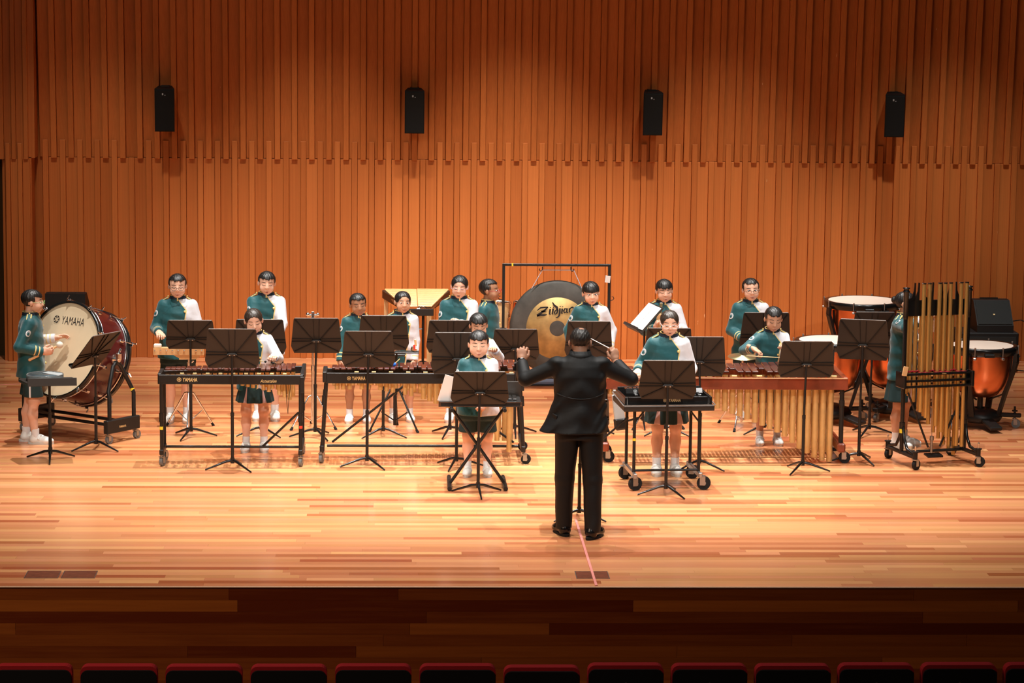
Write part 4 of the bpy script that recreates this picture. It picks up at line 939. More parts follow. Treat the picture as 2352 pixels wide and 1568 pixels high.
# ------------------------------------------------------------------ people: smooth implicit bodies meshed with surface nets
class Field:
    def __init__(self, lo, hi, h):
        self.lo = np.array(lo, np.float32); self.h = h
        n = np.ceil((np.array(hi)-np.array(lo))/h).astype(int)+1
        self.ax = [self.lo[i]+h*np.arange(n[i], dtype=np.float32) for i in range(3)]
        self.D = np.full(n, .5, np.float32)
    def sub(self, lo, hi):
        s = []
        for i in range(3):
            a = int(np.clip((lo[i]-self.lo[i])/self.h, 0, len(self.ax[i])-1)); b = int(np.clip((hi[i]-self.lo[i])/self.h+2, a+1, len(self.ax[i])))
            s.append(slice(a, b))
        return tuple(s), self.ax[0][s[0]][:, None, None], self.ax[1][s[1]][None, :, None], self.ax[2][s[2]][None, None, :]
    def union(self, s, d, k):
        A = self.D[s]
        if k > 0:
            hh = np.clip(.5+.5*(A-d)/k, 0, 1); self.D[s] = A*(1-hh)+d*hh-k*hh*(1-hh)
        else: self.D[s] = np.minimum(A, d)
    def cone(self, a, b, ra, rb, k=.02, flat=None):
        a, b = np.array(a, np.float32), np.array(b, np.float32); m = max(ra, rb)+k*1.2+2*self.h
        s, x, y, z = self.sub(np.minimum(a, b)-m, np.maximum(a, b)+m); self.union(s, dcone(x, y, z, a, b, ra, rb), k); return self
    def ell(self, c, r, R=None, k=.02, op='u'):
        m = max(r)+k*1.2+2*self.h; c = np.array(c, np.float32)
        s, x, y, z = self.sub(c-m, c+m); d = dell(x-c[0], y-c[1], z-c[2], r, R)
        if op == 'u': self.union(s, d, k)
        else: self.cut(s, d, k)
        return self
    def cut(self, s, d, k):
        A = self.D[s]
        if k > 0:
            hh = np.clip(.5-.5*(A+d)/k, 0, 1); self.D[s] = A*(1-hh)-d*hh+k*hh*(1-hh)
        else: self.D[s] = np.maximum(A, -d)
    def boxcut(self, c, hs, k=.01, wav=None):
        s, x, y, z = self.sub(np.array(c)-np.array(hs)-.05, np.array(c)+np.array(hs)+.05)
        zz = z-(wav(x, y) if wav else 0)
        q = np.maximum(np.maximum(abs(x-c[0])-hs[0], abs(y-c[1])-hs[1]), abs(zz-c[2])-hs[2]); self.cut(s, q.astype(np.float32), k); return self
    def loft(self, prof, R, piv, k=.02, cx=0.0, cy=0.0, wob=None):
        """elliptical loft in a frame rotated by R about piv; prof rows: z, rx, ry[, cx, cy]"""
        s = (slice(None),)*3; x, y, z = self.ax[0][:, None, None], self.ax[1][None, :, None], self.ax[2][None, None, :]
        d = dloft(x, y, z, prof, R, piv, wob); self.union(s, d, k); return self
    def mesh(self):
        D = self.D; ins = D < 0; n = D.shape
        c = [ins[i:n[0]-1+i, j:n[1]-1+j, k:n[2]-1+k] for i in (0, 1) for j in (0, 1) for k in (0, 1)]
        su = sum(q.astype(np.int8) for q in c); act = (su > 0) & (su < 8); idx = np.argwhere(act)
        if not len(idx): return np.zeros((0, 3)), np.zeros((0, 4), int)
        acc = np.zeros((len(idx), 3), np.float32); cnt = np.zeros(len(idx), np.float32)
        cor = [(i, j, k) for i in (0, 1) for j in (0, 1) for k in (0, 1)]
        val = {q: D[idx[:, 0]+q[0], idx[:, 1]+q[1], idx[:, 2]+q[2]] for q in cor}
        for q in cor:
            for a in range(3):
                if q[a] == 0:
                    r = list(q); r[a] = 1; r = tuple(r); v0, v1 = val[q], val[r]; m = (v0 < 0) != (v1 < 0)
                    t = np.where(m, v0/np.where(m, v0-v1, 1), 0)
                    p = np.repeat(np.array(q, np.float32)[None], len(idx), 0); p[:, a] = t
                    acc += p*m[:, None]; cnt += m
        vts = self.lo+self.h*(idx+acc/cnt[:, None])
        vid = np.full(act.shape, -1, np.int64); vid[act] = np.arange(len(idx)); F = []
        for a in range(3):
            b, c2 = [(1, 2), (2, 0), (0, 1)][a]
            s0 = [slice(1, n[i]-1) for i in range(3)]; s1 = list(s0); s0[a] = slice(0, n[a]-1); s1[a] = slice(1, n[a])
            e0, e1 = ins[tuple(s0)], ins[tuple(s1)]; ch = np.argwhere(e0 != e1)
            if not len(ch): continue
            g = ch.copy()
            for i in range(3):
                if i != a: g[:, i] += 1
            inn = ins[g[:, 0], g[:, 1], g[:, 2]]
            def cell(db, dc):
                q = g.copy(); q[:, b] += db; q[:, c2] += dc; return vid[q[:, 0], q[:, 1], q[:, 2]]
            q = np.stack([cell(-1, -1), cell(0, -1), cell(0, 0), cell(-1, 0)], 1); q[~inn] = q[~inn][:, ::-1]; F.append(q)
        return vts, np.concatenate(F)
def dcone(x, y, z, a, b, ra, rb):
    ba = b-a; L = float(ba@ba)+1e-9; px, py, pz_ = x-a[0], y-a[1], z-a[2]
    t = np.clip((px*ba[0]+py*ba[1]+pz_*ba[2])/L, 0, 1)
    return np.sqrt((px-t*ba[0])**2+(py-t*ba[1])**2+(pz_-t*ba[2])**2)-(ra+(rb-ra)*t)
def dell(x, y, z, r, R=None):
    if R is not None:
        x, y, z = R[0][0]*x+R[1][0]*y+R[2][0]*z, R[0][1]*x+R[1][1]*y+R[2][1]*z, R[0][2]*x+R[1][2]*y+R[2][2]*z
    k0 = np.sqrt((x/r[0])**2+(y/r[1])**2+(z/r[2])**2); k1 = np.sqrt((x/r[0]**2)**2+(y/r[1]**2)**2+(z/r[2]**2)**2)+1e-6
    return k0*(k0-1)/k1
def dloft(x, y, z, prof, R, piv, wob=None):
    x, y, z = x-piv[0], y-piv[1], z-piv[2]
    u = R[0][0]*x+R[1][0]*y+R[2][0]*z+piv[0]; v = R[0][1]*x+R[1][1]*y+R[2][1]*z+piv[1]; w = R[0][2]*x+R[1][2]*y+R[2][2]*z+piv[2]
    P = np.array(prof, np.float32); zs = P[:, 0]
    rx, ry = np.interp(w, zs, P[:, 1]), np.interp(w, zs, P[:, 2])
    if P.shape[1] > 3: u = u-np.interp(w, zs, P[:, 3]); v = v-np.interp(w, zs, P[:, 4])
    q = np.sqrt((u/rx)**2+(v/ry)**2); d = (q-1)*np.minimum(rx, ry)
    if wob is not None: d = d+wob(u, v, w)
    return np.maximum(d, np.maximum(zs[0]-w, w-zs[-1])).astype(np.float32)
def npmesh(name, parts, mats, parent, attrs=None, M=None):
    """parts: list of (verts, quads, material index)"""
    vs_, fs, mi, o = [], [], [], 0
    for v, f, m in parts: vs_.append(v); fs.append(f+o); mi += [m]*len(f); o += len(v)
    v = np.concatenate(vs_).astype(np.float32); f = np.concatenate(fs).astype(np.int32)
    me = bpy.data.meshes.new(name); me.vertices.add(len(v)); me.vertices.foreach_set('co', v.ravel())
    me.loops.add(f.size); me.loops.foreach_set('vertex_index', f.ravel()); me.polygons.add(len(f))
    me.polygons.foreach_set('loop_start', np.arange(0, f.size, 4, dtype=np.int32)); me.polygons.foreach_set('loop_total', np.full(len(f), 4, np.int32))
    for m in mats: me.materials.append(m)
    me.polygons.foreach_set('material_index', mi); me.polygons.foreach_set('use_smooth', np.ones(len(f), bool))
    for k, a in (attrs or {}).items():
        t = me.attributes.new(k, 'FLOAT', 'POINT'); t.data.foreach_set('value', a.astype(np.float32))
    me.update(calc_edges=True); me.validate()
    return link(name, me, parent, M=M)

# clothing and skin materials
def jacket_mat():
    m, nt, p = NM('band_jacket'); N = nt.nodes.new; L = nt.links.new
    def attr(n): a = N('ShaderNodeAttribute'); a.attribute_name = n; return a.outputs['Fac']
    def math_(op, a, b):
        q = N('ShaderNodeMath'); q.operation = op
        for i, v in enumerate((a, b)):
            if isinstance(v, (int, float)): q.inputs[i].default_value = v
            else: L(v, q.inputs[i])
        return q.outputs[0]
    def mix(f, a, b):
        q = N('ShaderNodeMix'); q.data_type = 'RGBA'; L(f, q.inputs[0])
        for i, v in ((6, a), (7, b)):
            if isinstance(v, tuple): q.inputs[i].default_value = (*v, 1)
            else: L(v, q.inputs[i])
        return q.outputs[2]
    c = mix(math_('GREATER_THAN', attr('side'), 0), (.006, .080, .092), (.66, .66, .70))
    cf = attr('cuff'); b1 = math_('MULTIPLY', math_('GREATER_THAN', cf, .036), math_('LESS_THAN', cf, .047)); b2 = math_('MULTIPLY', math_('GREATER_THAN', cf, .074), math_('LESS_THAN', cf, .085))
    g = math_('MAXIMUM', math_('MAXIMUM', b1, b2), math_('LESS_THAN', attr('pipe'), .0055))
    c = mix(g, c, (.80, .60, .24)); L(c, p.inputs['Base Color'])
    p.inputs['Roughness'].default_value = .55; p.inputs['Sheen Weight'].default_value = .25; p.inputs['Specular IOR Level'].default_value = .35
    tc = N('ShaderNodeTexCoord'); n = N('ShaderNodeTexNoise'); n.inputs['Scale'].default_value = 13; n.inputs['Detail'].default_value = 2; L(tc.outputs['Object'], n.inputs['Vector'])
    b = N('ShaderNodeBump'); b.inputs['Strength'].default_value = .22; b.inputs['Distance'].default_value = .03; L(n.outputs['Fac'], b.inputs['Height']); L(b.outputs[0], p.inputs['Normal'])
    return m
def stripe_mat(name, base, stripe):
    m, nt, p = NM(name); N = nt.nodes.new; L = nt.links.new
    a = N('ShaderNodeAttribute'); a.attribute_name = 'stripe'; q = N('ShaderNodeMath'); q.operation = 'LESS_THAN'; q.inputs[1].default_value = 0; L(a.outputs['Fac'], q.inputs[0])
    x = N('ShaderNodeMix'); x.data_type = 'RGBA'; x.inputs[6].default_value = (*base, 1); x.inputs[7].default_value = (*stripe, 1); L(q.outputs[0], x.inputs[0]); L(x.outputs[2], p.inputs['Base Color'])
    p.inputs['Roughness'].default_value = .7; return m
M_['jacket'] = jacket_mat()
M_['shorts'] = stripe_mat('dark_green_shorts', (.006, .030, .034), (.7, .7, .7))
M_['skirt'] = stripe_mat('dark_green_skirt', (.006, .036, .040), (.55, .36, .34))
M_['navy'] = plain('navy_collar', (.006, .016, .032), .6)
M_['trim'] = plain('gold_trim', (.82, .60, .22), .4, metal=.25)
M_['crest'] = plain('crest_white', (.72, .76, .82), .7, vary=.35, vscale=90)
M_['teal'] = plain('teal_cloth', (.008, .085, .095), .6)
M_['shoe'] = plain('white_shoe', (.80, .80, .76), .55)
M_['sole'] = plain('shoe_sole', (.62, .61, .56), .7)
M_['sock'] = plain('white_sock', (.80, .80, .80), .9, bump=.2, bscale=300)
M_['lip'] = plain('lips', (.40, .11, .09), .5)
M_['eyedark'] = plain('eye_dark', (.012, .008, .007), .35)
M_['eyewhite'] = plain('eye_white', (.70, .68, .66), .4)
M_['suit'] = plain('black_suit', (.0085, .0085, .0085), .6, spec=.3, bump=.3, bscale=11)
M_['trouser'] = plain('black_trousers', (.006, .006, .006), .6, spec=.35, bump=.25, bscale=9)
M_['leather'] = plain('black_leather', (.008, .007, .007), .18)
def skin_mat(name, c):
    m, nt, p = NM(name); N = nt.nodes.new; L = nt.links.new
    tc = N('ShaderNodeTexCoord'); n = N('ShaderNodeTexNoise'); n.inputs['Scale'].default_value = 14; L(tc.outputs['Object'], n.inputs['Vector'])
    x = N('ShaderNodeMix'); x.data_type = 'RGBA'; L(n.outputs['Fac'], x.inputs[0]); x.inputs[6].default_value = (c[0]*.93, c[1]*.84, c[2]*.80, 1); x.inputs[7].default_value = (*[min(1, q*1.06) for q in c], 1); L(x.outputs[2], p.inputs['Base Color'])
    p.inputs['Roughness'].default_value = .5; p.inputs['Specular IOR Level'].default_value = .4
    p.inputs['Subsurface Weight'].default_value = .12; p.inputs['Subsurface Radius'].default_value = (.012, .005, .003); return m
SK = {'fair': skin_mat('skin_fair', (.80, .48, .34)), 'mid': skin_mat('skin_mid', (.64, .36, .23)), 'tan': skin_mat('skin_tan', (.40, .20, .11)), 'adult': skin_mat('skin_adult', (.46, .24, .15))}
def hair_mat(name, c):
    m, nt, p = NM(name); N = nt.nodes.new; L = nt.links.new
    tc = N('ShaderNodeTexCoord'); mp = N('ShaderNodeMapping'); mp.inputs['Scale'].default_value = (160, 60, 22); n = N('ShaderNodeTexNoise'); n.inputs['Scale'].default_value = 1; n.inputs['Detail'].default_value = 3
    L(tc.outputs['Object'], mp.inputs[0]); L(mp.outputs[0], n.inputs['Vector']); b = N('ShaderNodeBump'); b.inputs['Strength'].default_value = .5; b.inputs['Distance'].default_value = .005
    L(n.outputs['Fac'], b.inputs['Height']); L(b.outputs[0], p.inputs['Normal']); p.inputs['Base Color'].default_value = (*c, 1); p.inputs['Roughness'].default_value = .42; return m
HR = {'black': hair_mat('hair_black', (.012, .010, .009)), 'brown': hair_mat('hair_brown', (.028, .017, .011)), 'grey': hair_mat('hair_greying', (.022, .019, .017))}

def unit(v): v = np.array(v, float); return v/(np.linalg.norm(v)+1e-9)
def rotm(rx=0, ry=0, rz=0):
    return np.array(RZ(math.radians(rz))@RY(math.radians(ry))@RX(math.radians(rx)))
def ik(S_, W_, l1, l2, hint):
    S_, W_ = np.array(S_, float), np.array(W_, float); d = W_-S_; L = np.linalg.norm(d)
    if L > (l1+l2)*.985: W_ = S_+d/L*(l1+l2)*.985; d = W_-S_; L = np.linalg.norm(d)
    a = (l1*l1-l2*l2+L*L)/(2*L); b = math.sqrt(max(l1*l1-a*a, 1e-6)); u = d/L; hp = np.array(hint, float); hp -= u*(hp@u); hp = unit(hp)
    return S_+u*a+hp*b, W_
def hand_parts(W_, fdir, palm, right, s, curl, spread=.0, thumb=.5):
    f = unit(fdir); n = np.array(palm, float); n -= f*(n@f); n = unit(n); sd = np.cross(f, n)*(1 if right else -1)   # sd: towards the thumb
    P = lambda a, b, c: np.array(W_)+f*a*s+sd*b*s+n*c*s
    F = Field(np.array(W_)-.19*s-.02, np.array(W_)+.19*s+.02, .0036)
    R = np.stack([f, sd, n], 1)
    F.ell(P(.045, 0, 0), (.050*s, .037*s, .017*s), R.tolist(), .01); F.cone(P(-.05, 0, 0), P(.02, 0, 0), .024*s, .026*s, .015)
    for i, (o, ln) in enumerate(((.029, .060), (.010, .066), (-.010, .061), (-.028, .049))):
        a = math.radians(curl*38+i*3); p = P(.076-.004*abs(i-1), o, .002); segs = (.44, .31, .25); d1 = f*math.cos(a*.5)+n*math.sin(a*.5)+sd*spread*(1.5-i)*.25; ang = a*.5
        for j, q in enumerate(segs):
            dd = unit(f*math.cos(ang)+n*math.sin(ang)+sd*spread*(1.5-i)*.25); q_ = p+dd*ln*q*s; F.cone(p, q_, (.0088-.0008*j)*s, (.0082-.0008*j)*s, .004); p = q_; ang += a*.9
    t0 = P(.018, .022, .004); t1 = t0+unit(f*.7+sd*.75*(1-thumb*.5)+n*thumb*.9)*.035*s; t2 = t1+unit(f*.95+sd*.15+n*thumb*.6)*.030*s
    F.cone(t0, t1, .013*s, .0105*s, .006); F.cone(t1, t2, .0105*s, .0085*s, .004)
    return F.mesh()

def smoothstep(a, b, x): t = np.clip((x-a)/(b-a), 0, 1); return t*t*(3-2*t)
def person(label, x, y, h, yaw, skin='fair', sex='boy', wr=None, wl=None, hr=(-.7, .4, -1), hl=(.7, .4, -1), head=(0, 15, 0), lean=0, fat=1.0, glasses=None, hair='fringe',
           eyes='down', palm_r=None, palm_l=None, curl=(1.0, 1.0), hcol='black', fdir_r=None, fdir_l=None, mouth='flat', stance=.085, step=0.0, bangs=.17, sides=1.0, hk=1.0):
    t = thing('person', label, 'person', (x, y, 0), math.radians(yaw))
    hh = .216*hk; bs = (h-.012-hh+.008)/1.165; skm = SK[skin]; Rw = np.array(RZ(math.radians(yaw)))
    def loc(p): return Rw.T@(np.array(p, float)-np.array([x, y, 0])) if p is not None else None
    def ld(v): return Rw.T@np.array(v, float) if v is not None else None
    hip = np.array([0, 0, .72*bs]); TR = rotm(rx=lean); tp = lambda p: TR@(np.array(p, float)*bs*np.array([1, 1, 1])-hip)+hip
    shy = .0; sw = .120*(1+.45*(fat-1))
    SR, SL = tp((-sw, shy, 1.078)), tp((sw, shy, 1.078)); nb = tp((0, .01, 1.165)); nk = tp((0, .0, 1.22))
    l1, l2 = .225*bs, .205*bs
    if wr is None: wr_ = tp((-.19*fat, -.06, .70))
    else: wr_ = loc(wr)
    if wl is None: wl_ = tp((.19*fat, -.06, .70))
    else: wl_ = loc(wl)
    ER, WR = ik(SR, wr_, l1, l2, hr); EL, WL = ik(SL, wl_, l1, l2, hl)
    # ---- body (skin): legs, torso core, arms; head and hands meshed finer
    B = Field((-.32*bs-.05, -.25, -.0), (.32*bs+.05, .27, 1.22*bs), .0085)
    ff = 1+.55*(fat-1)
    for e in (-1, 1):
        fx = e*stance; fy = e*step
        hp_, kn, an = np.array([e*.068*bs, 0, .68*bs]), np.array([fx*.98, fy*.5-.004, .385*bs]), np.array([fx, fy+.012, .065*bs])
        B.cone(hp_, kn, .062*bs*ff, .048*bs*ff, .02); cf = kn*.62+an*.38+np.array([0, .018*bs, 0])
        B.cone(kn, cf, .044*bs*ff, .045*bs*ff, .025); B.cone(cf, an, .044*bs*ff, .028*bs, .025); B.ell(kn+np.array([0, -.010, .0]), (.042*bs*ff, .045*bs, .045*bs), None, .02)
    B.cone(tp((0, .01, .74)), tp((0, .01, 1.00)), .075*bs, .080*bs, .03); B.cone(tp((-.07, 0, 1.05)), tp((.07, 0, 1.05)), .045*bs, .045*bs, .03); B.cone(tp((0, 0, 1.0)), nk, .05*bs, .042, .02)
    for S_, E_, W_ in ((SR, ER, WR), (SL, EL, WL)): B.cone(S_, E_, .034*bs, .030*bs, .012); B.cone(E_, W_, .030*bs, .024*bs, .01)
    parts = [(*B.mesh(), 0)]
    # ---- head
    yawh, pit, rol = head; HR_ = TR@rotm(rz=yawh)@rotm(ry=rol)@rotm(rx=pit)
    hc = nk+np.array([0, -.012, 0])+HR_@np.array([0, -.012, .47*hh]); hc[2] = h-.010-hh/2-.004*abs(pit)/10
    H = Field((-.50, -.62, -.85), (.50, .68, .62), .0215); q = .03
    w = 1+.5*(fat-1)
    H.ell((0, .08, .13), (.36, .44, .375), None, .04); H.ell((0, -.10, -.12), (.315*w, .315, .365), None, .06); H.ell((0, -.19, -.37), (.16*w, .17, .12), None, .06)
    for e in (-1, 1): H.ell((e*.165, -.215, -.19), (.145*w, .14, .15), None, .06)
    H.cone((0, .10, -.25), (0, .15, -.84), .215, .22, .05)
    for e in (-1, 1): H.ell((e*.150, -.455, .035), (.095, .055, .050), None, .05, 'c')
    H.cone((0, -.375, .06), (0, -.435, -.10), .030, .055, .035); 
    for e in (-1, 1): H.ell((e*.048, -.405, -.115), (.04, .045, .035), None, .025); H.ell((e*.375, .055, -.03), (.042, .075, .125), rotm(rz=e*-20).tolist(), .02)
    H.ell((0, -.385, -.265), (.10, .045, .032), None, .03); H.ell((0, -.372, -.315), (.075, .045, .03), None, .03)
    hv, hf = H.mesh(); HS = np.array([hh*1.02, hh, hh]); tohead = lambda v: (np.asarray(v, float)*HS)@HR_.T+hc
    parts.append((tohead(hv), hf, 0))
    def fdflt(S_, E_, W_, d): return ld(d) if d is not None else W_-E_
    pr = ld(palm_r) if palm_r is not None else np.array([.8, .1, -.3]); pl = ld(palm_l) if palm_l is not None else np.array([-.8, .1, -.3])
    parts.append((*hand_parts(WR, fdflt(SR, ER, WR, fdir_r), pr, True, bs*1.0, curl[0]), 0)); parts.append((*hand_parts(WL, fdflt(SL, EL, WL, fdir_l), pl, False, bs*1.0, curl[1]), 0))
    npmesh('body', parts, [skm], t)
    # facial features on the surface
    def sy(u, v):
        i = int(round((u+.50)/H.h)); k = int(round((v+.85)/H.h)); c = H.D[i, :, k]; j = int(np.argmax(c < 0))
        if j == 0: return -.38
        return float(H.ax[1][j]-H.h*(c[j]/(c[j]-c[j-1])))
    Hm = Matrix(HR_.tolist())
    def P3(u, v, o=0.0): return V(tohead(np.array([u, sy(u, v)-o, v])))
    for e in (-1, 1):
        if eyes == 'down':
            pts = [P3(e*.15+a, .028-.028*(1-(a/.078)**2), .002) for a in (-.078, -.05, -.02, .01, .04, .078)]
            MB().tube(pts, [.0012, .0022, .0026, .0026, .0022, .0012], 6).build('eye', M_['eyedark'], t)
        else:
            c = P3(e*.15, .022, -.012); b = MB().ball(c, (.072*hh, .030*hh, .032*hh), 12, 0, Hm)
            b.ball(P3(e*.15-.004, .022, .012), (.030*hh, .012*hh, .030*hh), 10, 1, Hm)
            b.tube([P3(e*.15+a, .022+.030*(1-(a/.085)**2), .006) for a in (-.085, -.04, 0, .04, .085)], .0016, 6, 1); b.build('eye', [M_['eyewhite'], M_['eyedark']], t)
        MB().tube([P3(e*a, b, .004) for a, b in ((.065, .134), (.13, .142), (.20, .136), (.26, .112))], [.0020, .0028, .0024, .0010], 6).build('eyebrow', HR[hcol], t)
    up = {'flat': 0.0, 'smile': .03, 'talk': .0}[mouth]
    MB().tube([P3(a, -.283+up*(a/.11)**2, .003) for a in (-.11, -.06, 0, .06, .11)], [.0012, .0024, .0026, .0024, .0012], 6).ball(P3(0, -.312, -.004), (.060*hh, .016*hh, .018*hh), 10, 0, Hm).build('mouth', M_['lip'], t)
    if mouth in ('talk',): MB().ball(P3(0, -.285, .002), (.062*hh, .012*hh, .016*hh), 10, 0, Hm).build('teeth', M_['eyedark'], t)
    # ---- hair
    K = Field((-.56, -.60, -.75), (.56, .82, .66), .023); hr2 = np.random.RandomState(int(abs(x*1000)) % 9999); ph = hr2.uniform(0, 6, 6)
    if sex == 'boy':
        K.ell((0, .085, .155), (.402*(.9+.1*sides), .482, .405), None, 0)
        wv = lambda u, v: .022*np.sin(u*23+ph[0])+.014*np.sin(u*47+ph[1])
        K.boxcut((0, -.42, -.42+bangs-.17), (.345, .46, .59), .02, wv)
        for e in (-1, 1): K.boxcut((e*.46, -.10, -.33), (.20, .30, .36), .03); K.boxcut((e*.46, -.47, bangs-.38), (.22, .34, .36), .05)
        K.boxcut((0, 0, -.62), (.7, .9, .36), .04)
    elif sex == 'girl':
        K.ell((0, .085, .145), (.388, .468, .392), None, 0)
        K.ell((0, -.40, -.10), (.345, .36, .46), None, .02, 'c')
        for e in (-1, 1): K.boxcut((e*.44, -.02, -.30), (.14, .20, .30), .03)
        K.boxcut((0, -.2, -.60), (.7, .5, .36), .04); K.boxcut((0, .1, -.62), (.7, .9, .30), .04)
        K.ell((.0, .52, .12), (.12, .14, .13), None, .03)
        if hair == 'ponytail': K.cone((0, .54, .10), (-.10, .46, -.62), .11, .06, .03)
        if hair == 'bun': K.ell((0, .56, .16), (.17, .15, .16), None, .02)
    else:   # balding adult
        K.ell((0, .085, .135), (.385, .462, .385), None, 0)
        K.boxcut((0, -.46, -.30), (.5, .40, .62), .03); K.ell((.03, .20, .56), (.17, .25, .13), None, .05, 'c')
        for e in (-1, 1): K.boxcut((e*.42, .05, -.36), (.2, .15, .34), .03)
        K.boxcut((0, 0, -.66), (.7, .9, .36), .04)
    A = K.D; X_, Y_, Z_ = K.ax[0][:, None, None], K.ax[1][None, :, None], K.ax[2][None, None, :]; th = np.arctan2(X_, Y_-.08)
    K.D = A+.004*np.sin(th*31+Z_*6+ph[2])+.004*np.sin(th*17-Z_*9+ph[3])+.004*np.sin(X_*40+Y_*25+ph[4])
    kv, kf = K.mesh(); npmesh('hair', [(tohead(kv), kf, 0)], [HR[hcol]], t)
    if glasses:
        gm = plain('glasses_frame', glasses, .3); b = MB(); fy_ = -.475
        for e in (-1, 1):
            pts = []
            for i in range(14):
                a = 2*math.pi*i/14; pts.append(V(tohead(np.array([e*.160+.125*math.cos(a)*(1 if abs(math.cos(a)) < .8 else .97), fy_+.03*abs(.16+.125*math.cos(a)*e*e-.16), .005+.085*math.sin(a)]))))
            b.tube(pts, .0018, 5, 0, True)
            b.tube([V(tohead(np.array(p))) for p in ((e*.285, fy_+.01, .03), (e*.36, fy_+.12, .03), (e*.385, -.05, .02), (e*.385, .06, .0))], .0018, 5)
        b.tube([V(tohead(np.array(p))) for p in ((-.035, fy_, .02), (0, fy_-.012, .03), (.035, fy_, .02))], .0018, 5); b.build('glasses', gm, t)
    return dict(t=t, bs=bs, TR=TR, hip=hip, tp=tp, S=(SR, SL), E=(ER, EL), W=(WR, WL), nk=nk, hc=hc, HR=HR_, tohead=tohead, hh=hh, stance=stance, step=step, fat=fat)

def uniform(p, bottom='shorts', skirt_z=.47, stripe=True):
    t, bs, TR, hip, tp, fat = p['t'], p['bs'], p['TR'], p['hip'], p['tp'], p['fat']
    (SR, SL), (ER, EL), (WR, WL) = p['S'], p['E'], p['W']
    pts = np.array([SR, SL, ER, EL, WR, WL, tp((-.2, .15, .58)), tp((.2, -.17, .58)), tp((0, 0, 1.2))]); lo, hi = pts.min(0)-.09, pts.max(0)+.09
    J = Field(lo, hi, .0078); R = TR.tolist(); fx = fat
    prof = [(z*bs, rx*bs*f, ry*bs*g) for z, rx, ry, f, g in ((.595, .170, .128, fx, fx), (.70, .160, .122, fx, fx), (.80, .150, .116, fx, fx), (.92, .149, .113, fx, fx), (1.02, .148, .110, (1+fx)/2, fx), (1.080, .138, .100, 1, 1), (1.112, .114, .087, 1, 1), (1.143, .082, .073, 1, 1), (1.160, .060, .058, 1, 1))]
    ph = abs(p['nk'][0]*50)+bs*7
    wob = lambda u, v, w: .004*np.sin(u*42+w*17+ph)*smoothstep(1.0*bs, .8*bs, w)+.003*np.sin(w*52+u*20+ph*2)*smoothstep(1.08*bs, .98*bs, w)
    J.loft(prof, R, hip, 0, wob=wob); am = 1+.25*(fat-1)
    arms = []
    for S_, E_, W_ in ((SR, ER, WR), (SL, EL, WL)):
        We = W_+unit(W_-E_)*.008*bs; J.cone(S_, E_, .058*bs*am, .047*bs*am, .03*bs); J.cone(E_, We, .047*bs*am, .042*bs*am, .018); arms.append((np.array(S_, np.float32), np.array(E_, np.float32), np.array(We, np.float32)))
        u = unit(We-E_)
        # open cuff end
        s, xx, yy, zz = J.sub(We-.09, We+.09); pl = (xx-We[0])*u[0]+(yy-We[1])*u[1]+(zz-We[2])*u[2]; near = np.sqrt((xx-We[0])**2+(yy-We[1])**2+(zz-We[2])**2)
        J.D[s] = np.where(near < .085, np.maximum(J.D[s], pl.astype(np.float32)), J.D[s])
    v, f = J.mesh()
    # attributes: which half, piping, distance from the cuff
    q = (v-hip)@TR+hip; z = q[:, 2]/bs; X = q[:, 0]/bs; Y = q[:, 1]
    seam = np.interp(z, [.55, .80, 1.035, 1.05, 1.15, 1.2], [.018, .050, .084, .082, .004, 0.0])
    front = Y < 0; side = np.where(front, X-seam, X)*bs; pipe = np.where(front & (z < 1.165), np.abs(side), 1.0)
    cuff = np.ones(len(v)); dt = dloft(v[:, 0], v[:, 1], v[:, 2], prof, R, hip)
    for (S_, E_, W_), sg in zip(arms, (-1, 1)):
        du, df = dcone(v[:, 0], v[:, 1], v[:, 2], S_, E_, .056*bs, .046*bs), dcone(v[:, 0], v[:, 1], v[:, 2], E_, W_, .046*bs, .041*bs)
        ina = np.minimum(du, df) < dt-.006; side = np.where(ina, sg*.05, side); pipe = np.where(ina, 1.0, pipe)
        ba = W_-E_; L = np.linalg.norm(ba); ta = ((v-E_)@ba)/L
        cuff = np.where(ina & (df < .02), np.minimum(cuff, L-ta), cuff)
    jk = npmesh('jacket', [(v, f, 0)], [M_['jacket']], t, {'side': side, 'pipe': pipe, 'cuff': cuff})
    def jy(u, w):    # front surface of the jacket at torso coordinates
        rx, ry = np.interp(w*bs, [a[0] for a in prof], [a[1] for a in prof]), np.interp(w*bs, [a[0] for a in prof], [a[2] for a in prof]); return -ry*math.sqrt(max(0, 1-(u*bs/rx)**2))
    def tw(u, yv, w): return V(TR@(np.array([u*bs, yv, w*bs])-hip)+hip)
    for w, u in ((1.035, .072), (.93, .056), (.82, .042), (.71, .030)): MB().ball(tw(u, jy(u, w)-.004, w), .0115*bs, 8).build('button', M_['trim'], jk)
    # stand-up collar with gold edges
    n = 20; b = MB(); rows_ = [(1.118, .090, .074), (1.138, .080, .073), (1.156, .073, .069), (1.174, .069, .067)]
    vs_ = [tw(a*math.cos(2*math.pi*i/n)*1.03, c*bs*math.sin(2*math.pi*i/n)*1.03, z_) for z_, a, c in rows_ for i in range(n)]
    b.add(vs_, [(r*n+i, r*n+(i+1) % n, (r+1)*n+(i+1) % n, (r+1)*n+i) for r in range(3) for i in range(n)], 0, True)
    co_ = b.build('collar', M_['navy'], t)
    MB().tube([tw(.068*math.cos(2*math.pi*i/n), .068*bs*math.sin(2*math.pi*i/n), 1.174) for i in range(n)], .0040*bs, 5, 0, True).tube([tw(.004, -.0715*bs, 1.174), tw(.004, -.077*bs, 1.152), tw(.004, -.084*bs, 1.128)], .0065*bs, 6).build('gold_edging', M_['trim'], co_)
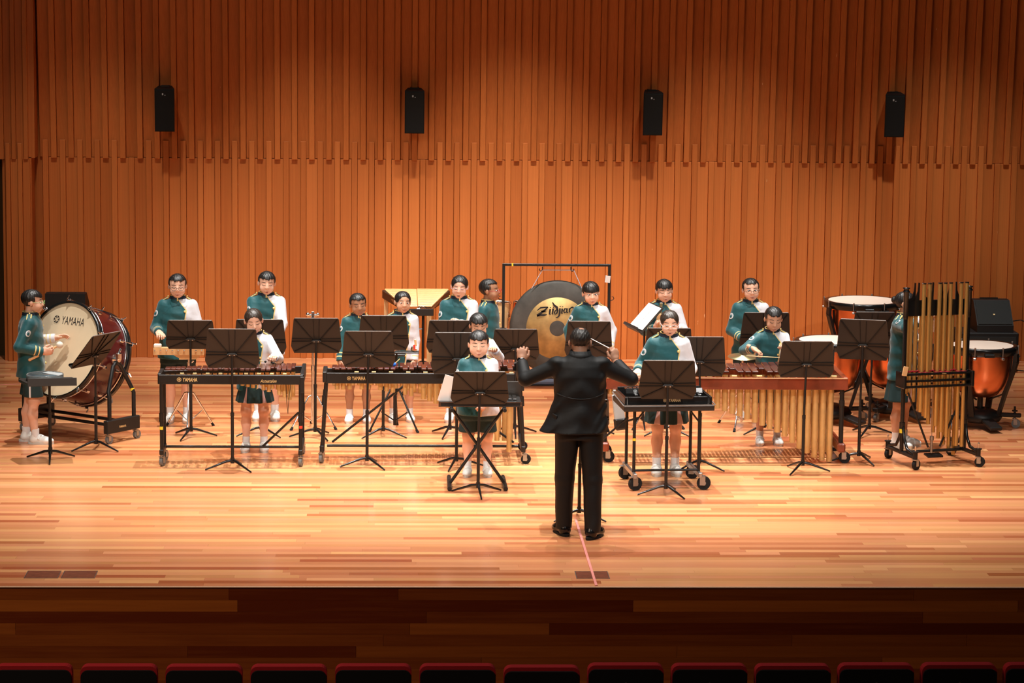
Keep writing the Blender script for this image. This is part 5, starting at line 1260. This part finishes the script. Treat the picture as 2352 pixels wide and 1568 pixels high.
    # epaulettes
    for e in (-1, 1):
        p0, p1 = tw(e*.080, 0, 1.152), tw(e*.150, .002, 1.112); d = (p1-p0).normalized(); s_ = V(TR@np.array([0, 1, 0])); n_ = d.cross(s_); n_ = n_ if n_.z > 0 else -n_
        Rm = Matrix((d, s_, d.cross(s_))).transposed(); c = (p0+p1)/2+n_*.006
        ep = MB().box(c, ((p1-p0).length, .046*bs, .010), Rm, .003).build('epaulette', M_['trim'], jk)
        MB().box(c+n_*.003, ((p1-p0).length*.9, .026*bs, .008), Rm, .002).build('strap', M_['teal'] if e < 0 else M_['navy'], ep)
        MB().ball(p0+n_*.014, .008*bs, 8).build('button', M_['trim'], ep)
    # crest on the teal sleeve
    c = SR*.60+ER*.40; ax = unit(ER-SR); outw = np.array([-.80, -.60, .1]); outw -= ax*(outw@ax); outw = unit(outw); s3 = np.cross(ax, outw)
    Rm = Matrix((V(s3), V(-ax), V(outw))).transposed(); rad = (.058*.6+.047*.4)*bs*am
    k = 18; poly = [(.024*bs*math.cos(2*math.pi*i/k), .030*bs*math.sin(2*math.pi*i/k)) for i in range(k)]
    cr = MB(); cr.add([V(c)+Rm@V((a, b_, math.sqrt(max(1e-6, (rad+.004)**2-a*a)))) for a, b_ in poly], [tuple(range(k))]); cr.add([V(c)+Rm@V((a, b_, math.sqrt(max(1e-6, (rad-.006)**2-a*a)))) for a, b_ in poly], [tuple(range(k))[::-1]])
    cr.add(cr.v[:2*k], [(i, k+i, k+(i+1) % k, (i+1) % k) for i in range(k)]); ce = cr.build('crest', M_['crest'], jk)
    cm = MB().box(V(c)+Rm@V((0, -.004*bs, rad+.005)), (.020*bs, .022*bs, .002), Rm); cm.ring(V(c)+Rm@V((0, 0, rad+.0055)), .0165*bs, .0016, Rm@V((0, 0, 1)), 14, 4).build('crest_ring', M_['teal'], ce)
    # bottoms
    st, sp = p['stance'], p['step']
    if bottom == 'shorts':
        Q = Field((-.24*fx, -.22, .38*bs), (.24*fx, .22, .80*bs), .0085); lw = 1+.5*(fat-1)
        Q.loft([(.55*bs, .150*bs*fx, .112*bs*fx), (.62*bs, .148*bs*fx, .110*bs*fx), (.76*bs, .120*bs*fx, .09*bs*fx)], np.eye(3).tolist(), (0, 0, 0), 0)
        for e in (-1, 1): Q.cone((e*.074*bs, 0, .62*bs), (e*st*1.0, e*sp*.6, .40*bs), .078*bs*lw, .088*bs*lw, .012)
        s_, xx, yy, zz = Q.sub((-9, -9, 0), (9, 9, 9)); Q.D = np.maximum(Q.D, (.425*bs-zz)).astype(np.float32)
        v, f = Q.mesh(); npmesh('shorts', [(v, f, 0)], [M_['shorts']], t, {'stripe': np.where((np.abs(v[:, 0]) > .10*bs), np.abs(v[:, 1])-.009, 1.0) if stripe else np.ones(len(v))})
    else:
        Q = Field((-.26, -.24, .40*bs), (.26, .24, .80*bs), .0085)
        wobs = lambda u, v_, w: .007*np.cos(np.arctan2(u, -v_)*9)*smoothstep(.68*bs, .5*bs, w)
        Q.loft([(skirt_z*bs, .182*bs, .145*bs), (.60*bs, .155*bs, .115*bs), (.76*bs, .12*bs, .09*bs)], np.eye(3).tolist(), (0, 0, 0), 0, wob=wobs)
        v, f = Q.mesh(); a = np.degrees(np.arctan2(v[:, 0], -v[:, 1])); wdt = (.66*bs-v[:, 2])*42
        npmesh('skirt', [(v, f, 0)], [M_['skirt']], t, {'stripe': np.minimum(np.abs(a+36), np.abs(a-40))-np.maximum(wdt, 0)})
    # socks and shoes
    for e in (-1, 1):
        X0_, Y0_ = e*st, e*sp
        MB().tube([(X0_, Y0_+.012, .045), (X0_, Y0_+.012, .075*bs), (X0_, Y0_+.014, .135*bs)], [.034*bs, .035*bs, .037*bs], 12).build('sock', M_['sock'], t)
        shoe(t, X0_, Y0_, .215*bs*1.02, e*6, M_['shoe'], M_['sole'])
def shoe(t, X0_, Y0_, L, deg, mat, sole, strap=True):
    F = Field((-.30*L, -.75*L, 0), (.30*L, .40*L, .50*L), .0062 if L < .25 else .007)
    F.ell((0, -.42*L, .13*L), (.19*L, .28*L, .15*L), None, .02); F.cone((0, .10*L, .16*L), (0, -.30*L, .15*L), .17*L, .165*L, .03); F.cone((0, .12*L, .20*L), (0, .07*L, .36*L), .165*L, .155*L, .02)
    F.D = np.maximum(F.D, (.012-F.ax[2])[None, None, :]).astype(np.float32); v, f = F.mesh()
    M = T4((X0_, Y0_, 0), RZ(math.radians(deg)))
    o = npmesh('shoe', [(v, f, 0)], [mat], t, M=M)
    k = 20; poly = [(.195*L*math.sin(2*math.pi*i/k)*(1.0 if math.cos(2*math.pi*i/k) < 0 else .92), -.17*L-(.53*L)*-math.cos(2*math.pi*i/k)) for i in range(k)]
    MB().prism(poly, 0, .022).build('sole', sole, o)
    if strap: MB().tube([(-.165*L, -.10*L, .20*L), (-.10*L, -.13*L, .315*L), (0, -.14*L, .345*L), (.10*L, -.13*L, .315*L), (.165*L, -.10*L, .20*L)], .012*L/.2, 6).build('strap', mat, o)

# ------------------------------------------------------------------ the young players
DN = (0, 0, -1)
p = person('boy in profile with green glasses playing the bass drum', -4.60, 6.00, 1.489, 92, 'fair', 'boy', (-4.48, 5.86, .905), (-4.40, 6.22, .985), hr=(-.5, .9, -.8), hl=(.5, .6, -.8), head=(0, 4, 0), glasses=(.25, .55, .20), eyes='open', palm_r=(0, .9, .2), palm_l=(.2, -.5, -.9), curl=(1.7, .5), fdir_r=(1, 0, .1), fdir_l=(.95, 0, .3), mouth='smile', stance=.075, step=.05, bangs=.24); uniform(p)
p = person('boy with thin dark glasses behind the wooden block bar', -3.283, 7.186, 1.506, 0, 'fair', 'boy', (-3.455, 6.95, .945), (-3.10, 6.93, .955), hr=(-.5, .5, -1), hl=(.4, .5, -1), head=(4, 7, 0), glasses=(.02, .02, .02), fat=1.10, hk=1.03, palm_r=DN, palm_l=DN, curl=(.9, .9), bangs=.31); uniform(p)
p = person('boy without glasses standing behind the girl at the left xylophone', -2.405, 7.356, 1.517, 0, 'fair', 'boy', (-2.46, 7.02, .88), (-2.28, 7.02, .88), hr=(-.5, .5, -1), hl=(.8, .5, -.8), head=(6, 10, 3), bangs=.28, palm_r=DN, palm_l=DN); uniform(p)
p = person('girl looking down at the left xylophone', -2.436, 5.62, 1.385, 0, 'fair', 'girl', (-2.58, 5.30, .985), (-2.235, 5.27, .955), hr=(-.5, .4, -1), hl=(.6, .5, -.9), head=(6, 12, -4), lean=7, hair='bun', hcol='brown', palm_r=DN, palm_l=(-.2, -.3, -1), curl=(1.6, 1.5)); uniform(p, 'skirt', .475)
p = person('dark-haired boy behind the centre marimba left of the white-sleeved girl', -1.474, 7.22, 1.318, 0, 'tan', 'boy', (-1.655, 7.10, .63), (-1.42, 6.98, .80), hr=(-.5, .5, -.6), head=(12, 9, -4), hk=.96, bangs=.32, eyes='down'); uniform(p)
p = person('girl with a low ponytail and one long white sleeve showing', -1.035, 7.279, 1.334, 4, 'mid', 'girl', (-1.14, 7.06, .80), (-.905, 7.20, .62), hl=(.4, .5, -.6), head=(10, 4, 3), hk=.96, hair='ponytail', eyes='open'); uniform(p, 'shorts')
p = person('girl with pink glasses and a ponytail in the back row', -.457, 7.291, 1.50, 0, 'fair', 'girl', (-.50, 7.06, .99), (-.44, 7.05, 1.03), hr=(-.5, .4, -1), hl=(.5, .4, -1), head=(-4, 12, 3), glasses=(.70, .45, .47), hair='ponytail', mouth='talk', curl=(1.3, 1.3)); uniform(p, 'shorts')
p = person('boy in profile with red glasses facing the gong', -.150, 7.66, 1.41, 68, 'tan', 'boy', None, None, head=(6, 0, 0), glasses=(.50, .03, .06), eyes='open', bangs=.34); uniform(p)
p = person('boy bent over the centre marimba behind the front boy', -.304, 5.98, 1.30, 0, 'mid', 'boy', (-.44, 5.64, .985), (-.15, 5.62, .975), hr=(-.5, .3, -1), hl=(.6, .3, -.9), head=(6, 9, 0), lean=9, bangs=.24, palm_r=DN, palm_l=DN, curl=(1.5, 1.5)); uniform(p)
p = person('sturdy boy standing front centre behind the small bells', -.346, 4.43, 1.34, 0, 'fair', 'boy', (-.45, 4.27, .74), (-.29, 4.26, .70), hr=(-.6, .5, -.8), hl=(.6, .5, -.8), head=(0, 7, 0), fat=1.24, hk=1.06, bangs=.25, palm_r=(.6, .4, -.6), palm_l=(-.6, .4, -.6), curl=(1.5, 1.5), stance=.088); uniform(p, stripe=False)
p = person('boy with a straight fringe standing before the gong', .893, 7.472, 1.418, 0, 'fair', 'boy', None, None, head=(6, 9, -3), eyes='open', bangs=.13); uniform(p)
p = person('boy holding a wooden clapper beside the white pages', 1.643, 7.486, 1.443, 0, 'fair', 'boy', (1.535, 7.25, .965), (1.755, 7.25, .965), hr=(-.5, .2, -1), hl=(.5, .2, -1), head=(4, 9, -2), bangs=.20, palm_r=(1, 0, 0), palm_l=(-1, 0, 0), curl=(1.5, 1.5), fdir_r=(.2, -.3, .9), fdir_l=(-.2, -.3, .9)); uniform(p)
p = person('girl with pale glasses at the bells cart', 1.394, 4.50, 1.535, 0, 'fair', 'girl', (1.105, 4.32, .985), (1.58, 4.28, .98), hr=(-.5, .5, -1), hl=(.4, .5, -1), head=(0, 9, 0), lean=4, glasses=(.75, .62, .62), hair='ponytail', hcol='brown', mouth='talk', palm_r=DN, palm_l=DN, curl=(1.3, 1.3)); uniform(p, 'skirt', .43)
p = person('smiling boy with dark glasses in the back row', 2.536, 7.503, 1.455, 0, 'fair', 'boy', (2.43, 7.30, .86), (2.60, 7.28, .84), hr=(-.6, .5, -.9), hl=(.5, .5, -.9), head=(2, 4, -3), glasses=(.02, .02, .02), eyes='open', mouth='smile', fat=1.05, bangs=.34, curl=(1.0, 1.0)); uniform(p)
p = person('boy playing the wooden marimba with a mallet', 2.55, 6.03, 1.37, 0, 'mid', 'boy', (2.335, 5.70, .990), (2.64, 5.70, .995), hr=(-1, .3, -.7), hl=(.4, .4, -1), head=(4, 13, 2), lean=7, bangs=.30, palm_r=DN, palm_l=DN, curl=(1.3, 1.3), fdir_r=(.8, -.4, -.4)); uniform(p)
p = person('girl reaching up behind the tubular bells', 3.835, 5.93, 1.53, 55, 'mid', 'girl', (3.98, 5.66, 1.30), (4.08, 5.80, 1.30), hr=(-1, -.1, -.25), hl=(.9, .2, -.6), head=(10, -4, 0), hair='bun', eyes='open', palm_r=(.3, .3, -.5), curl=(1.2, 1.2)); uniform(p, 'skirt', .41)

# things they hold
mallet('small black-headed mallet held by the girl at the left xylophone', (-2.235, 5.20, .92), (-2.24, 5.10, .925), 'rubber', .012)
mallet('pale mallet over the left xylophone bars', (-2.47, 5.25, .935), (-2.315, 5.18, .925), 'rubber', .012)
mallet('thin yellow mallet held level over the wooden marimba', (2.26, 5.60, .935), (2.62, 5.56, .925), 'felt', .014)
mallet('brown stick held by the sturdy front boy', (-.30, 4.215, .70), (-.345, 4.20, .55), 'maple', .007, rs=.006)
cl = thing('clapper', 'long tan wooden clapper held upright by the boy in the back row', 'clapper', (1.565, 7.22, .86))
MB().box((0, 0, .13), (.05, .012, .26), RY(.06), .003).build('board', M_['maple'], cl)
MB().box((.012, .012, .20), (.03, .008, .34), RY(.08), .003).build('blade', M_['cymbal'], cl)

# ------------------------------------------------------------------ conductor
def conductor():
    x, y, h = .405, 1.82, 1.735
    t = thing('person', 'man in a black suit conducting with his back to us', 'person', (x, y, 0), math.pi)
    hh = .226; skm = SK['adult']; Rw = np.array(RZ(math.pi))
    loc = lambda p: Rw.T@(np.array(p, float)-np.array([x, y, 0]))
    SRr, SLr = loc((.40+.178, 1.82, 1.418)), loc((.40-.178, 1.82, 1.418))      # his right arm is on the right of the picture
    ER, WR = ik(SRr, loc((.715, 2.10, 1.415)), .29, .265, loc((.405+.9, 2.0, -.5))-loc((.405, 2.0, 0)))
    EL, WL = ik(SLr, loc((-.060, 2.10, 1.415)), .29, .265, loc((.405-.9, 2.0, -.5))-loc((.405, 2.0, 0)))
    B = Field((-.45, -.40, 0), (.45, .30, 1.50), .010)
    for e, fx, fy in ((1, .115, -.03), (-1, -.105, .06)):
        B.cone((e*.09, 0, .86), (fx*.95, fy*.5, .48), .075, .05, .01); B.cone((fx*.95, fy*.5, .48), (fx, fy, .08), .055, .035, .03)
    B.cone((0, 0, .92), (0, 0, 1.28), .10, .11, .03); B.cone((-.11, 0, 1.36), (.11, 0, 1.36), .05, .05, .03); B.cone((0, 0, 1.3), (0, -.005, 1.52), .06, .06, .03)
    for S_, E_, W_ in ((SRr, ER, WR), (SLr, EL, WL)): B.cone(S_, E_, .05, .04, .02); B.cone(E_, W_, .04, .030, .02)
    parts = [(*B.mesh(), 0)]
    HRm = rotm(rx=12, rz=-3); hc = np.array([0, -.035, h-.012-hh/2]); tohead = lambda v: (np.asarray(v, float)*hh)@HRm.T+hc
    H = Field((-.50, -.62, -.85), (.50, .68, .62), .022)
    H.ell((0, .08, .13), (.36, .44, .375), None, .04); H.ell((0, -.10, -.12), (.31, .315, .365), None, .06); H.ell((0, -.19, -.37), (.17, .17, .12), None, .06); H.cone((0, .10, -.2), (0, .17, -.84), .25, .27, .05)
    H.cone((0, -.375, .06), (0, -.445, -.10), .032, .06, .035); H.ell((0, -.385, -.27), (.10, .045, .035), None, .03)
    for e in (-1, 1): H.ell((e*.38, .055, -.05), (.045, .08, .13), rotm(rz=e*-22).tolist(), .02); H.ell((e*.150, -.455, .035), (.095, .055, .050), None, .05, 'c')
    hv, hf = H.mesh(); parts.append((tohead(hv), hf, 0))
    upv = lambda a, b, c: loc((x+a, y+b, c))
    parts.append((*hand_parts(WR, upv(-.05, .15, 1), upv(-.6, 1, -.1), True, 1.12, 1.75), 0)); parts.append((*hand_parts(WL, upv(.02, .25, 1), upv(.15, 1, -.3), False, 1.15, 1.75, .5, .3), 0))
    npmesh('body', parts, [skm], t)
    K = Field((-.56, -.60, -.75), (.56, .82, .66), .022)
    K.ell((0, .085, .135), (.386, .462, .388), None, 0); K.boxcut((0, -.46, -.30), (.5, .40, .62), .03); K.ell((-.06, .28, .56), (.15, .17, .115), None, .06, 'c')
    for e in (-1, 1): K.boxcut((e*.42, .0, -.36), (.2, .16, .36), .03)
    K.boxcut((0, 0, -.66), (.7, .9, .36), .04); X_, Y_, Z_ = K.ax[0][:, None, None], K.ax[1][None, :, None], K.ax[2][None, None, :]
    K.D = K.D+.006*np.sin(np.arctan2(X_, Y_)*37+Z_*5)+.005*np.sin(X_*50+Z_*30); kv, kf = K.mesh(); npmesh('hair', [(tohead(kv), kf, 0)], [HR['grey']], t)
    b = MB()
    for e in (-1, 1):
        b.tube([V(tohead(np.array([e*.16+.12*math.cos(i*math.pi/6), -.49, .0+.08*math.sin(i*math.pi/6)]))) for i in range(12)], .002, 5, 0, True)
        b.tube([V(tohead(np.array(q))) for q in ((e*.28, -.48, .03), (e*.40, -.40, .03), (e*.40, -.05, .01), (e*.39, .06, -.02))], .0025, 5)
    b.build('glasses', M_['black_gloss'], t)
    for e in (-1, 1): MB().ball(tohead(np.array([e*.15, -.40, .02])), (.016, .008, .008), 8).build('eye', M_['eyedark'], t)
    # suit jacket
    J = Field((-.52, -.42, .82), (.52, .24, 1.58), .0085)
    prof = [(.875, .285, .185, .035, .0), (.93, .262, .175, .025, 0), (1.03, .230, .160, .012, 0), (1.13, .212, .150, .0, 0), (1.23, .213, .148, 0, 0), (1.34, .216, .142, 0, 0), (1.42, .202, .126, 0, 0), (1.462, .172, .108, 0, 0), (1.497, .112, .092, 0, .0), (1.520, .084, .082, 0, 0)]
    wob = lambda u, v, w: .006*np.sin(u*26+w*11)*smoothstep(1.25, 1.0, w)+.004*np.sin(w*34+np.abs(u)*22)*smoothstep(1.45, 1.3, w)+.004*np.sin(u*60+w*40)*smoothstep(.12,.2,np.abs(u))
    J.loft(prof, np.eye(3).tolist(), (0, 0, 0), 0, wob=wob)
    for S_, E_, W_ in ((SRr, ER, WR), (SLr, EL, WL)):
        J.cone(S_, E_, .068, .058, .02); J.cone(E_, W_, .058, .046, .015); J.ell(np.array(S_)*np.array([1.02, 1, 1])+np.array([0, 0, .040]), (.060, .075, .030), None, .04)
        u = unit(W_-E_); We = W_-u*.035; s, xx, yy, zz = J.sub(We-.1, We+.1); pl = (xx-We[0])*u[0]+(yy-We[1])*u[1]+(zz-We[2])*u[2]; nr = np.sqrt((xx-We[0])**2+(yy-We[1])**2+(zz-We[2])**2)
        J.D[s] = np.where(nr < .095, np.maximum(J.D[s], pl.astype(np.float32)), J.D[s])
    v, f = J.mesh(); jk = npmesh('suit_jacket', [(v, f, 0)], [M_['suit']], t)
    n = 20; b = MB(); rows_ = [(1.475, .118, .100), (1.505, .096, .092), (1.548, .083, .086), (1.505, .099, .096)]
    b.add([V((a*math.cos(2*math.pi*i/n), c*math.sin(2*math.pi*i/n), z_)) for z_, a, c in rows_ for i in range(n)], [(r*n+i, r*n+(i+1) % n, (r+1)*n+(i+1) % n, (r+1)*n+i) for r in range(3) for i in range(n)], 0, True); b.build('collar', M_['suit'], jk)
    # raised back seam across the jacket and pocket flaps
    pts = []
    for i in range(13):
        u = -.19+.38*i/12; ry = np.interp(1.15, [q[0] for q in prof], [q[2] for q in prof]); rx = np.interp(1.15, [q[0] for q in prof], [q[1] for q in prof]); pts.append((u, ry*math.sqrt(max(0, 1-(u/rx)**2))+.002, 1.165+.035*abs(u/.19)**2))
    MB().tube(pts, .0045, 6).build('waist_fold', M_['suit'], jk)
    for e in (1,): MB().box((e*.215, .075, 1.015), (.09, .012, .04), RZ(-e*.95)@RY(-.25), .004).build('pocket_flap', M_['suit'], jk)
    # trousers
    Q = Field((-.28, -.22, .03), (.28, .24, 1.02), .0095)
    Q.loft([(.82, .190, .145), (.92, .185, .140), (1.02, .175, .13)], np.eye(3).tolist(), (0, 0, 0), 0)
    for e, fx, fy in ((1, .115, -.05), (-1, -.115, .09)):
        Q.cone((e*.095, .01, .88), (fx*.98, fy*.5+.01, .48), .104, .080, .015); Q.cone((fx*.98, fy*.5+.01, .48), (fx, fy+.015, .07), .080, .067, .015)
    wv = Q.ax[2][None, None, :]; Q.D = (Q.D+.003*np.sin(wv*23+Q.ax[0][:, None, None]*30)*np.clip(.7-wv,0,1)).astype(np.float32); Q.D = np.maximum(Q.D, .055-wv).astype(np.float32)
    v, f = Q.mesh(); npmesh('trousers', [(v, f, 0)], [M_['trouser']], t)
    shoe(t, .115, -.04, .285, 16, M_['leather'], M_['rubber'], False); shoe(t, -.115, .10, .285, -26, M_['leather'], M_['rubber'], False)
    # watch on the left wrist
    u = unit(WL-EL); c = V(WL)+V(u)*-.012; b = MB().ring(c, .033, .006, V(u), 18, 6); side_ = V(Rw.T@np.array([-.5, -.85, .1])); side_ = (side_-V(u)*side_.dot(V(u))).normalized()
    b.cyl(c+side_*.028, c+side_*.040, .020, .018, 14).build('wrist_watch', M_['chrome'], t)
    return t, WR, Rw
ct_, WRc, Rwc = conductor()
wrw = Rwc@np.array(WRc)+np.array([.405, 1.82, 0])
bt = thing('baton', 'thin white baton in the conductor\'s right hand', 'baton', V(wrw)+V((-.015, .05, .085)))
MB().cyl((0, 0, 0), (-.275, .16, .125), .0045, .0022, 8).build('shaft', M_['white'], bt)
MB().ball((.012, -.006, -.006), (.014, .012, .02), 10).build('handle', M_['maple'], bt)
